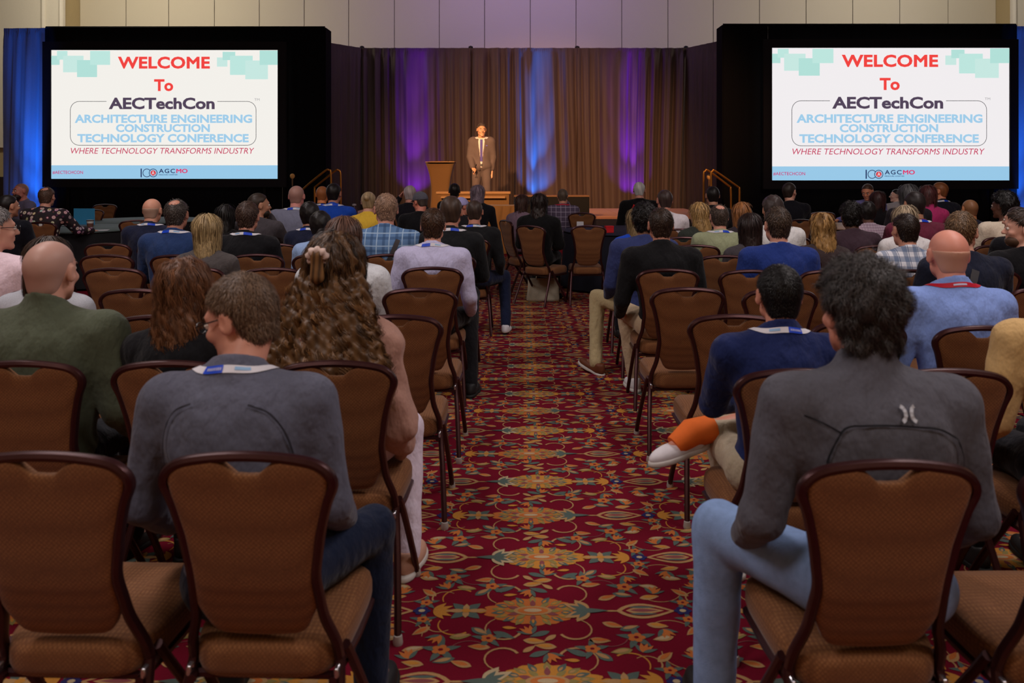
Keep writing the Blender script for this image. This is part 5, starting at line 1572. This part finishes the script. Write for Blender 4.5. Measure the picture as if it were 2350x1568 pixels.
person(118, 552, 2.73, 'bald man with a shaved head in an olive green sweater', K(70, 76, 62), 'buzz', (176, 138, 126), (226, 172, 152), (30, 32, 38), 0,
       None, sw=0.225, bulk=1.3, collar=0.055, yaw=-0.05, arms=('down', 'down'), wrinkle=0.0025, topname='sweater', loose=0.014)
person(425, 590, 2.73, 'woman with shoulder length auburn hair in a black top, left of the glasses man', (22, 22, 26), 'longwavy', (104, 66, 44), PALE, (24, 24, 28), 0,
       None, fem=True, sw=0.17, lean=0.0, yaw=-0.1, hi=(150, 100, 66), side=0.03, topname='top')
person(2440, 560, 2.62, 'person in a tan sweater cut off at the right edge of the frame', K(176, 146, 100), 'short', BROWN, PALE, (30, 32, 40), 0, None, sw=0.21, bulk=1.1, arms=('down', 'down'), topname='sweater', wrinkle=0.003)
# --- row 3
person(113, 541, 3.59, 'person with dark hair in a heather grey top, behind the olive sweater', mat('heather', K(150, 154, 162), 0.9, noise=0.3, nscale=200), 'mid', DBROWN, PALE, (30, 32, 40), 1, None, sw=0.19, fem=True)
person(2175, 525, 3.34, 'bald man in a light blue shirt with a red lanyard', K(114, 138, 200), 'fringe', (214, 148, 128), (232, 160, 140), (30, 34, 48), 0,
       'red', sw=0.205, bulk=1.15, collar=0.04, yaw=-0.1, side=-0.03, arms=('down', 'down'), wrinkle=0.003)
# --- row 4
person(790, 495, 4.37, 'woman with brown hair in a fluffy pale grey sweater behind the curly haired woman', K(186, 190, 200), 'mid', (96, 68, 56), PALE, (30, 30, 40), 1, None, fem=True, sw=0.20, bulk=1.2, loose=0.02)
person(-12, 474, 4.37, 'man with glasses in a pale pink shirt cut off at the left edge', K(206, 176, 186), 'short', GREY, PALE, (60, 60, 70), 1, None, sw=0.20, bulk=1.1, yaw=-0.75, extra=lambda r, J, s, p, t: glasses(r, J), arms=('down', 'down'))
def x_strap(root, J, s, p, top):
    surf_strip('bag_strap', top.data, [(-0.01, 1.0), (-0.05, 0.90), (-0.10, 0.80), (-0.12, 0.74)], 0.022, mat('strap', (70, 70, 74), 0.8), root, lift=0.006)
person(2207, 485, 4.60, 'man with brown hair in a navy jacket with a grey strap behind the bald man', K(24, 28, 44), 'short', (112, 88, 64), PALE, (30, 30, 40), 1, None, sw=0.21, bulk=1.15, yaw=-0.7, extra=x_strap)
# --- row 5
person(994, 478, 5.33, 'man in a lavender dress shirt with blue lanyard beside the aisle', K(168, 166, 204), 'short', (70, 48, 34), (222, 162, 138), (26, 26, 30), 1,
       'L', sw=0.205, bulk=1.08, collar=0.03, wrinkle=0.003, arms=('down', 'down'), legs={**lego(1, 0.24, 0.27, 0.10, 0.36)}, shoes=(30, 30, 32))
person(478, 490, 5.33, 'woman with long straight blonde hair', K(70, 66, 66), 'long', LBLONDE, PALE, (40, 40, 50), 1, None, fem=True, sw=0.175, roll=-0.05, hi=(214, 184, 132))
person(1516, 478, 5.22, 'man with dark hair in a black quarter zip and khaki trousers beside the aisle', (20, 20, 23), 'crop', DBROWN, (200, 140, 118), K(160, 142, 118), 1,
       None, sw=0.21, bulk=1.1, collar=0.04, arms=('down', 'down'), legs={**lego(-1, -0.20, -0.14, 0.36, 0.40, 0.56)}, shoes=(220, 218, 222),
       extra=lambda r, J, s, p, t: MB().box(-0.012, 0.012, J['N'][1] - 0.094, J['N'][1] - 0.088, 1.035, 1.065, 0.002).obj('collar_label', mat('paper', (226, 226, 232), 0.7), r, smooth=False))
person(1783, 475, 5.22, 'man with short brown hair in a bright navy blue blazer', K(30, 48, 108), 'short', (72, 58, 48), (220, 160, 138), (26, 30, 44), 1, None, sw=0.205, bulk=1.12, collar=0.02, arms=('down', 'down'), yaw=0.12,
       extra=lambda r, J, s, p, t: MB().lathe([(0.068, -0.02), (0.066, 0.02), (0.063, 0.036)], 20, (J['N'][0], J['N'][1] - 0.014, J['N'][2] + 0.012)).obj('shirt_collar', mat('white_shirt', (224, 224, 236), 0.7), r), topname='blazer')
person(1886, 487, 6.05, 'woman with long wavy golden hair right of the blue blazer', K(54, 44, 44), 'longwavy', (168, 122, 70), PALE, (40, 36, 40), 1, None, fem=True, sw=0.175, hi=(226, 178, 110), bulk=1.05)
plaid1 = plaid_mat('blue_white_plaid', (226, 228, 236), (70, 100, 140), (50, 76, 116), 15, 0.42, 0.06)
person(2077, 491, 5.22, 'man with dark hair in a white and blue checked shirt', plaid1, 'crop', (44, 32, 26), (222, 160, 136), (30, 34, 48), 1, None, sw=0.18, collar=0.03, yaw=0.1)
person(2345, 478, 5.1, 'bearded man in black with swept back hair at the right edge, in profile', (18, 18, 22), 'quiff', DBROWN, PALE, (24, 24, 30), 1, None, sw=0.20, yaw=1.2, side=-0.03, arms=('lap', 'lap'), extra=lambda r, J, s, p, t: beard(r, J, (90, 66, 50)))
# --- row 6
plaid2 = plaid_mat('light_blue_plaid', (104, 140, 186), (58, 84, 124), (176, 204, 232), 11, 0.22, 0.09)
person(886, 445, 6.14, 'man with cropped fair hair in a light blue plaid shirt with dark strap', plaid2, 'crop', (160, 128, 106), (222, 160, 140), (40, 44, 60), 1, None, sw=0.205, bulk=1.1, collar=0.03, yaw=0.25,
       extra=lambda r, J, s, p, t: surf_strip('bag_strap', t.data, [(0.115, 1.0), (0.085, 0.92), (0.045, 0.83), (0.02, 0.76)], 0.017, mat('strap', (70, 66, 68), 0.8), r, lift=0.006))
person(569, 462, 6.14, 'man with short brown hair in a black sweater with blue and white lanyard', (22, 22, 26), 'short', (76, 58, 50), (214, 152, 130), (26, 26, 34), 1, 'R', sw=0.20, collar=0.03, side=0.03, bulk=1.08)
person(406, 458, 6.14, 'man with thinning dark grey hair in a navy shirt', K(34, 52, 90), 'spot', (74, 66, 62), (206, 146, 124), (26, 30, 44), 1, 'L', sw=0.205, bulk=1.15, collar=0.03, side=0.03)
person(1035, 449, 6.14, 'man with brown hair in a black polo beside the aisle, blue lanyard', (26, 28, 31), 'short', (66, 50, 40), (200, 140, 118), (20, 22, 34), 2, 'R', sw=0.19, collar=0.03)
person(736, 483, 6.14, 'person with black hair in a light blue shirt behind the curly haired woman', K(128, 152, 190), 'curlyshort', BLACK, TAN, (30, 30, 40), 2, None, sw=0.17)
person(1478, 465, 5.95, 'person with black curly hair in a navy blazer and khaki trousers beside the aisle', K(44, 52, 92), 'curlyshort', BLACK, (150, 104, 82), K(158, 144, 110), 1, None, sw=0.205, bulk=1.08, topname='blazer',
       arms=('down', 'down'), shoes=(108, 58, 34), legs={-1: ((-0.33, 0.30, 0.56), (-0.36, 0.10, None), (-0.44, 0.20, 0.04))}, side=0.03)
person(1720, 499, 6.05, 'woman with long straight dark hair left of the blue blazer', K(60, 56, 60), 'long', (44, 30, 28), PALE, (30, 30, 36), 1, None, fem=True, sw=0.175)
person(1952, 463, 6.90, 'man with thick black hair in a dark plum sweater', K(56, 42, 50), 'curlyshort', BLACK, DARK, (30, 30, 36), 1, None, sw=0.20, bulk=1.12)
person(2075, 470, 6.50, 'woman with blonde grey hair in a white top', K(200, 194, 204), 'mid', (168, 150, 124), PALE, (60, 60, 70), 2, None, fem=True, sw=0.18)
# --- rows 7 and 8
person(1089, 460, 7.50, 'man with faded dark hair in a black tee shirt, white sneaker on the aisle', (26, 27, 30), 'crop', (62, 48, 42), (206, 142, 120), K(22, 28, 50), 2, 'L', sw=0.20, arms=('down', 'down'), bulk=1.08,
       shoes=(222, 220, 226), legs={**lego(1, 0.30, 0.32, 0.05, 0.30)}, collar=0.01)
person(350, 455, 7.3, 'bald man in navy with white and blue lanyard', K(26, 30, 50), 'fringe', (170, 138, 120), (226, 166, 140), (26, 28, 40), 1, 'R', sw=0.205, bulk=1.1, collar=0.03)
person(711, 462, 7.1, 'person with black hair and navy collar in front of the grey sweater', K(24, 28, 48), 'curlyshort', BLACK, TAN, (26, 28, 40), 2, 'L', sw=0.17, collar=0.03)
person(519, 476, 7.6, 'woman with straight black hair beside the blonde woman', (28, 26, 28), 'long', BLACK, TAN, (26, 26, 30), 2, None, fem=True, sw=0.165)
person(595, 443, 7.9, 'bearded man with dark hair in profile facing right, holding a paper cup', K(60, 56, 60), 'short', (50, 40, 34), TAN, (26, 26, 30), 2, None, sw=0.19, yaw=-0.95, arms=('lap', 'chin'), extra=lambda r, J, s, p, t: beard(r, J, (44, 34, 28)))
person(681, 426, 9.1, 'bald man in a grey sweater with lanyard', K(104, 106, 124), 'buzz', (160, 120, 110), (230, 156, 146), (30, 30, 40), 2, 'L', sw=0.23, bulk=1.4, collar=0.02)
person(1460, 482, 7.0, 'woman with straight dark blonde hair in a royal blue top', K(26, 64, 170), 'long', (132, 110, 76), PALE, (30, 30, 40), 2, None, fem=True, sw=0.18)
person(1603, 463, 7.75, 'woman with long blonde hair in a dark green top', K(46, 50, 46), 'longwavy', (172, 138, 88), PALE, (30, 30, 40), 2, None, fem=True, sw=0.17, yaw=0.5)
person(1650, 470, 6.90, 'balding man in a sage green sweater with lanyard', K(132, 138, 110), 'spot', (78, 64, 56), (224, 164, 142), (40, 44, 50), 1, 'R', sw=0.20, collar=0.02, bulk=1.06)
person(1701, 463, 7.75, 'woman with straight reddish blonde hair', K(50, 44, 50), 'long', (156, 104, 62), PALE, (30, 30, 40), 2, None, fem=True, sw=0.165)
person(1773, 447, 6.95, 'man with dark curly hair in a white shirt behind the blazer', K(206, 204, 216), 'curlyshort', (60, 50, 48), TAN, (30, 30, 40), 2, None, sw=0.20, bulk=1.1, side=-0.06)
plaid3 = plaid_mat('pink_gingham', (222, 208, 218), (120, 84, 110), (110, 74, 104), 32, 0.3, 0.2)
person(1990, 470, 8.2, 'person in a pink gingham shirt mostly behind the plum sweater', plaid3, 'curlyshort', BLACK, DARK, (30, 30, 40), 2, None, sw=0.18)
person(2098, 440, 7.1, 'person with dark hair in a maroon shirt with blue lanyard', K(90, 34, 52), 'crop', (40, 34, 34), TAN, (30, 30, 40), 2, 'R', sw=0.20, bulk=1.1)
person(2225, 458, 8.4, 'bald man in navy lit orange, behind the brown haired man', K(26, 28, 44), 'buzz', (130, 90, 60), (206, 138, 92), (30, 30, 40), 2, None, sw=0.20)  # orange light is put into his skin and stubble colours
person(2303, 438, 7.6, 'person with thick black hair in a cream tee shirt', K(190, 178, 160), 'afro', (20, 18, 18), DARK, (30, 30, 40), 2, None, sw=0.20, yaw=0.5, collar=-0.005)
person(2333, 474, 6.5, 'person with dark hair in black holding a cup at the right edge', (20, 20, 26), 'short', (50, 36, 36), PALE, (24, 24, 30), 2, None, sw=0.18, yaw=0.7)
# --- tables and stage side
floral = floral_mat()
def x_headphones(root, J, s, p, t): pass
person(108, 430, 9.9, 'man with receding hair in a dark floral shirt leaning on the dark table', floral, 'spot', (92, 70, 58), (220, 160, 138), (30, 30, 40), 1, None, sw=0.225, bulk=1.25, arms=('table', 'table'), lean=0.12, side=-0.02, collar=0.01)
person(47, 421, 12.4, 'bald man with a long dark beard in a grey jacket facing the room', K(92, 88, 112), 'buzz', (150, 110, 100), (212, 138, 122), (30, 30, 40), 2, None, sw=0.21, bulk=1.15, rz=PI - 0.55, eyes=True, extra=lambda r, J, s, p, t: beard(r, J, (48, 32, 30), 0.16))
person(20, 447, 8.3, 'man with black hair in a black suit at the left edge', (18, 20, 30), 'short', BLACK, TAN, (20, 20, 26), 2, None, sw=0.20, yaw=-0.5, bulk=1.1)
person(740, 427, 10.9, 'bald man lit orange in black beside the blue polo', (24, 22, 26), 'buzz', (150, 90, 50), (232, 142, 84), (26, 26, 30), 2, 'R', sw=0.19)  # skin and stubble tinted orange to carry the warm light on him
person(767, 420, 9.95, 'man with black hair in a royal blue polo with lanyard', K(24, 62, 150), 'short', BLACK, (196, 136, 112), (26, 26, 34), 2, 'R', sw=0.20, bulk=1.1, yaw=-0.15, side=0.02, collar=0.03)
person(846, 441, 9.25, 'woman with blonde hair in a bun in a yellow top', K(220, 160, 56), 'bun', (160, 138, 106), PALE, (30, 30, 40), 2, None, fem=True, sw=0.19, bulk=1.15)
person(964, 440, 9.5, 'man in a grey flat cap and glasses and black jacket', (20, 20, 24), 'cap', K(80, 80, 90), (220, 140, 118), (26, 26, 30), 2, None, sw=0.20, bulk=1.1, yaw=0.8, pitch=0.25, side=-0.03, extra=lambda r, J, s, p, t: glasses(r, J))
person(941, 426, 11.0, 'grey haired man in black holding a hand to his head', (22, 20, 28), 'crop', (170, 156, 156), (216, 150, 130), (26, 26, 30), 2, None, sw=0.20, arms=('temple', 'lap'))
person(1043, 421, 12.4, 'person with dark hair in front of the gold box', (20, 20, 24), 'crop', BLACK, DARK, (26, 26, 30), 2, None, sw=0.19)
person(1097, 424, 11.6, 'person with long grey hair directly below the man on stage', (24, 24, 30), 'mid', (134, 118, 132), PALE, (26, 26, 30), 2, None, sw=0.19, yaw=-0.3, fem=True)
person(1060, 468, 9.6, 'person in a pale cap facing right beside the black polo', (30, 30, 34), 'cap', K(150, 146, 190), (214, 140, 118), (26, 26, 30), 2, None, sw=0.17, yaw=-0.9, roll=0.0)
person(1238, 443, 9.3, 'woman with long dark wavy hair in a black coat beside a tote bag', (16, 16, 18), 'longwavy', (46, 34, 32), PALE, (16, 16, 20), 1, None, fem=True, sw=0.20, bulk=1.15, rz=-0.25, loose=0.02, hem=0.43)
person(1199, 448, 10.6, 'woman with bobbed brown hair in a mauve grey cardigan', K(104, 84, 98), 'bob', (66, 44, 38), PALE, (60, 50, 54), 2, None, fem=True, sw=0.185, rz=-0.6, bulk=1.1, loose=0.015)
plaid4 = plaid_mat('mauve_windowpane', (92, 80, 102), (92, 80, 102), (190, 180, 200), 13, 0.1, 0.09)
person(1291, 434, 12.1, 'man with grey brown hair in a mauve checked jacket with red lanyard, hand at chin', plaid4, 'crop', (92, 78, 66), (214, 150, 122), (30, 30, 36), 2, 'red', sw=0.205, bulk=1.1, arms=('lap', 'chin'), collar=0.02)
person(1467, 418, 12.1, 'white haired man in a black shirt over red', (16, 14, 16), 'crop', (206, 196, 190), (214, 150, 128), (24, 24, 30), 2, None, sw=0.215, bulk=1.2, side=0.02, yaw=-0.2,
       extra=lambda r, J, s, p, t: surf_strip('red_sash', t.data, [(-0.06, 1.0), (-0.10, 0.9), (-0.12, 0.75), (-0.10, 0.6)], 0.035, mat('red_cloth', (200, 20, 24), 0.8), r, lift=0.005))
person(1525, 436, 8.8, 'man with dark hair in a white shirt near the stage', K(196, 190, 206), 'crop', (62, 48, 46), (212, 146, 126), (26, 26, 34), 2, None, sw=0.20, side=0.05, yaw=0.1)
person(1635, 428, 10.2, 'person with black hair below the right brass handrail', (24, 24, 28), 'crop', BLACK, TAN, (26, 26, 30), 2, None, sw=0.18)
person(1812, 419, 11.2, 'man with dark hair in a black suit looking right under the right screen', (20, 20, 28), 'short', (46, 38, 34), PALE, (24, 24, 30), 2, None, sw=0.20, yaw=-0.8)
person(1991, 423, 12.7, 'man in a lilac shirt looking down at the right table', K(100, 98, 148), 'crop', (74, 56, 44), (232, 156, 120), (30, 30, 40), 2, None, sw=0.20, rz=PI - 0.7, pitch=0.4, eyes=True, arms=('table', 'table'))
person(2013, 438, 10.6, 'woman with dark auburn hair in black at the right table', (20, 18, 22), 'bob', (60, 34, 34), TAN, (24, 24, 30), 2, None, fem=True, sw=0.18)
person(2056, 436, 13.6, 'pale man in profile facing left between two dark heads', K(150, 146, 150), 'short', BLACK, (238, 196, 176), (30, 30, 40), 2, None, sw=0.17, yaw=1.3, eyes=True)
person(2083, 422, 9.7, 'person with thick dark grey hair under the right screen', (40, 36, 44), 'bob', (84, 84, 86), TAN, (24, 24, 30), 2, None, sw=0.19)
person(2128, 424, 10.4, 'woman with dark auburn hair in a magenta top', K(170, 50, 104), 'bob', (84, 46, 46), TAN, (24, 24, 30), 2, None, fem=True, sw=0.19)
person(2155, 418, 11.4, 'man with warm brown hair in a dark suit with lanyard, face turned left', (28, 30, 42), 'short', (130, 80, 46), (226, 150, 112), (24, 24, 30), 2, 'R', sw=0.19, yaw=0.9, side=-0.06, collar=0.03)

# ---- the speaker
def x_speaker(root, J, s, p, top):
    jk = mat('suit_brown', (108, 94, 92), 0.85, noise=0.15, nscale=120)
    q = dict(p); q.update(loose=0.022, open_front=1, hem=0.43, collar=0.005, wrinkle=0.0015, seed=9)
    V, Q = build_top(q, J, 1); jo = link('suit_jacket', mesh_np('suit_jacket', V, Q), root, jk)
    me = top.data
    surf_strip('tie', me, [(0.0, 1.03), (0.0, 0.99), (0.0, 0.90), (0.0, 0.80), (0.0, 0.70), (0.0, 0.62)], 0.022, plaid_mat('tie', (70, 60, 150), (70, 60, 150), (150, 140, 210), 60, 0.1, 0.2), root, 1, 0.008)
    for sx in (-1, 1):
        surf_strip('lapel', jo.data, [(sx * 0.068, 1.04), (sx * 0.078, 0.98), (sx * 0.072, 0.90), (sx * 0.045, 0.76)], 0.016, jk, root, 1, 0.006)
    surf_strip('belt', me, [(-0.12, 0.555), (0.0, 0.553), (0.12, 0.555)], 0.018, mat('belt', (16, 14, 14), 0.4), root, 1, 0.006)
    surf_strip('pocket_square', jo.data, [(-0.115, 0.91), (-0.085, 0.915)], 0.010, mat('square', (120, 110, 200), 0.7), root, 1, 0.006)
person(1105, 283, 16.9, 'man in a brown grey suit, white shirt and purple tie standing on stage', (240, 232, 226), 'short', (96, 84, 78), (236, 178, 140), mat('suit_brown', (108, 94, 92), 0.85, noise=0.15, nscale=120), 1, None,
       rz=PI, yaw=0.22, pitch=0.12, sw=0.170, bulk=1.12, stand=(1.09, HS), eyes=True, collar=0.012, hem=0.50, topname='dress_shirt', leg=1.1, shoes=(24, 18, 16), extra=x_speaker,
       arms=([(-0.035, -0.04, -0.28), (-0.02, -0.03, -0.50), (-0.01, 0.0, -0.58)], [(0.04, 0.0, -0.28), (-0.01, 0.15, -0.46), (-0.03, 0.20, -0.52)]))

# ================================================================== TABLES AND SMALL THINGS
def round_table(px, d, r, top_col, cloth_col, label):
    t = empty('round_table', (WX(px, d), d, 0), 0, label, 'table', 'round tables in front of the stage')
    MB().lathe([(r * 0.98, 0.725), (r, 0.735), (r, 0.745), (r * 0.985, 0.75), (0.01, 0.75)], 40).obj('tabletop', mat('tabletop', top_col, 0.7), t)
    V = []; n = 96
    for i, z in enumerate((0.03, 0.25, 0.5, 0.72)):
        for k in range(n):
            a = 2 * PI * k / n; rr = r * (0.99 + (0.06 - 0.02 * i) * (0.5 + 0.5 * math.sin(a * 14 + 0.3 * i)) * (1 if i < 3 else 0))
            V.append((rr * math.cos(a), rr * math.sin(a), z))
    Fc = [[i * n + k, i * n + (k + 1) % n, (i + 1) * n + (k + 1) % n, (i + 1) * n + k] for i in range(3) for k in range(n)]
    link('table_skirt', mesh_np('table_skirt', V, Fc), t, mat('table_skirt', cloth_col, 0.9, noise=0.1))
    return t
round_table(160, 11.2, 0.9, (84, 100, 100), (24, 24, 28), 'round table with dark grey green top before the man in the floral shirt')
round_table(330, 13.0, 0.9, (84, 100, 100), (24, 24, 28), 'round table with dark grey green top under the left screen')
round_table(815, 14.7, 0.75, (200, 170, 150), (120, 90, 70), 'pale round table with a carafe left of the woman in yellow')
round_table(1440, 10.9, 0.85, (26, 28, 48), (20, 21, 36), 'round table in navy cloth right of the aisle head')
round_table(1960, 11.7, 0.7, (190, 160, 140), (30, 28, 34), 'pale round table under the right screen')
t = empty('draped_table', (WX(1156, 15.3), 15.3, 0), 0, 'small high table in gold brown cloth before the stepped box', 'table')
z = WZ(471, 15.3)
MB().box(-0.33, 0.33, -0.25, 0.25, z - 0.02, z, 0.006).obj('tabletop', m_goldcloth, t, smooth=False)
for k, (a, b_) in enumerate((((-0.33, -0.26), (0.33, -0.26)), ((0.33, -0.26), (0.33, 0.25)), ((-0.33, 0.25), (-0.33, -0.26)))):
    link('cloth_side', drape_mesh('cloth_side', a, b_, 0.01, z - 0.01, 0.02, 0.13, 91 + k, False, 5), t, m_goldcloth)
def carafe(px, d, z0):
    t = empty('carafe', (WX(px, d), d, z0), 0, 'small glass carafe of dark drink on the pale table', 'carafe')
    MB().lathe([(0.045, 0), (0.062, 0.02), (0.060, 0.07), (0.03, 0.12), (0.028, 0.15), (0.036, 0.16)], 16).obj('jug', mat('glass_dark', (60, 40, 60), 0.1), t)
    MB().lathe([(0.036, 0.16), (0.036, 0.185), (0.01, 0.195)], 14).obj('lid', mat('lid', (210, 210, 216), 0.3, 0.6), t)
carafe(813, 14.5, 0.75)
def cup(px, d, z0, label, col=(225, 222, 218), slv=(110, 70, 60)):
    t = empty('paper_cup', (WX(px, d), d, z0), 0, label, 'cup', 'paper cups')
    MB().lathe([(0.032, 0), (0.044, 0.11), (0.045, 0.112)], 16).obj('cup_body', mat('cup', col, 0.6), t)
    MB().lathe([(0.0365, 0.03), (0.0425, 0.08)], 16).obj('sleeve', mat('sleeve', slv, 0.8), t)
    MB().lathe([(0.047, 0.11), (0.047, 0.122), (0.02, 0.126)], 16).obj('lid', mat('cup_lid', (60, 40, 46), 0.4), t)
cup(207, 11.0, 0.75, 'paper cup with dark lid on the dark table by the floral shirt')
t = empty('notebook', (WX(226, 10.75), 10.75, 0.75), 0.3, 'open white notebook on the dark table by the hand', 'notebook')
MB().box(-0.12, -0.002, -0.09, 0.09, 0, 0.008, 0.002).obj('page', mat('page', (206, 206, 214), 0.7), t, smooth=False)
MB().box(0.002, 0.12, -0.09, 0.09, 0, 0.006, 0.002).obj('page', mat('page', (206, 206, 214), 0.7), t, smooth=False)
t = empty('laptop', (WX(178, 11.6), 11.6, 0.75), PI - 0.2, 'laptop with light blue lid standing on the dark table', 'laptop')
MB().box(-0.17, 0.17, -0.12, 0.12, 0, 0.015, 0.004).obj('base', mat('laptop_grey', (150, 154, 160), 0.4, 0.5), t, smooth=False)
MB().box(-0.17, 0.17, -0.135, -0.125, 0.01, 0.24, 0.003).obj('lid', mat('laptop_blue', (60, 150, 200), 0.5), t, smooth=False)
t = empty('red_box', (WX(1398, 10.4), 10.4, 0.75), 0.2, 'small bright red box on the navy table', 'box')
MB().box(-0.05, 0.05, -0.04, 0.04, 0, 0.075, 0.004).obj('carton', mat('red_card', (214, 22, 34), 0.6), t, smooth=False)
MB().box(-0.052, 0.052, -0.042, 0.042, 0.07, 0.086, 0.003).obj('lid', mat('red_card', (214, 22, 34), 0.6), t, smooth=False)
# tote bag on the floor under the chair at the head of the aisle
t = empty('tote_bag', (WX(1246, 9.72), 9.72, 0), 0.1, 'cream canvas tote bag on the carpet under the dark haired woman', 'bag')
V = []; n = 28
for i, (z, kx, ky) in enumerate(((0.0, 1.0, 1.0), (0.03, 1.02, 1.15), (0.12, 0.98, 1.0), (0.22, 0.94, 0.6), (0.27, 0.93, 0.35))):
    for k in range(n):
        a = 2 * PI * k / n; ca, sa = math.cos(a), math.sin(a)
        V.append((0.19 * kx * math.copysign(abs(ca) ** 0.4, ca) * (1 + 0.02 * math.sin(5 * a + i)), 0.055 * ky * math.copysign(abs(sa) ** 0.5, sa), z))
Fc = [[i * n + k, i * n + (k + 1) % n, (i + 1) * n + (k + 1) % n, (i + 1) * n + k] for i in range(4) for k in range(n)] + [list(range(n))[::-1]]
link('bag_body', mesh_np('bag_body', V, Fc), t, mat('canvas', (178, 170, 150), 0.9, noise=0.12, nscale=60, bump=0.2))
for yy in (-0.02, 0.02):
    MB().sweep(smooth_path([(-0.08, yy, 0.26), (-0.06, yy * 1.5, 0.32), (0, yy * 2, 0.335), (0.06, yy * 1.5, 0.32), (0.08, yy, 0.26)]), 0.008, 0.003, 6).obj('strap', mat('canvas', (178, 170, 150), 0.9, noise=0.12, nscale=60, bump=0.2), t)
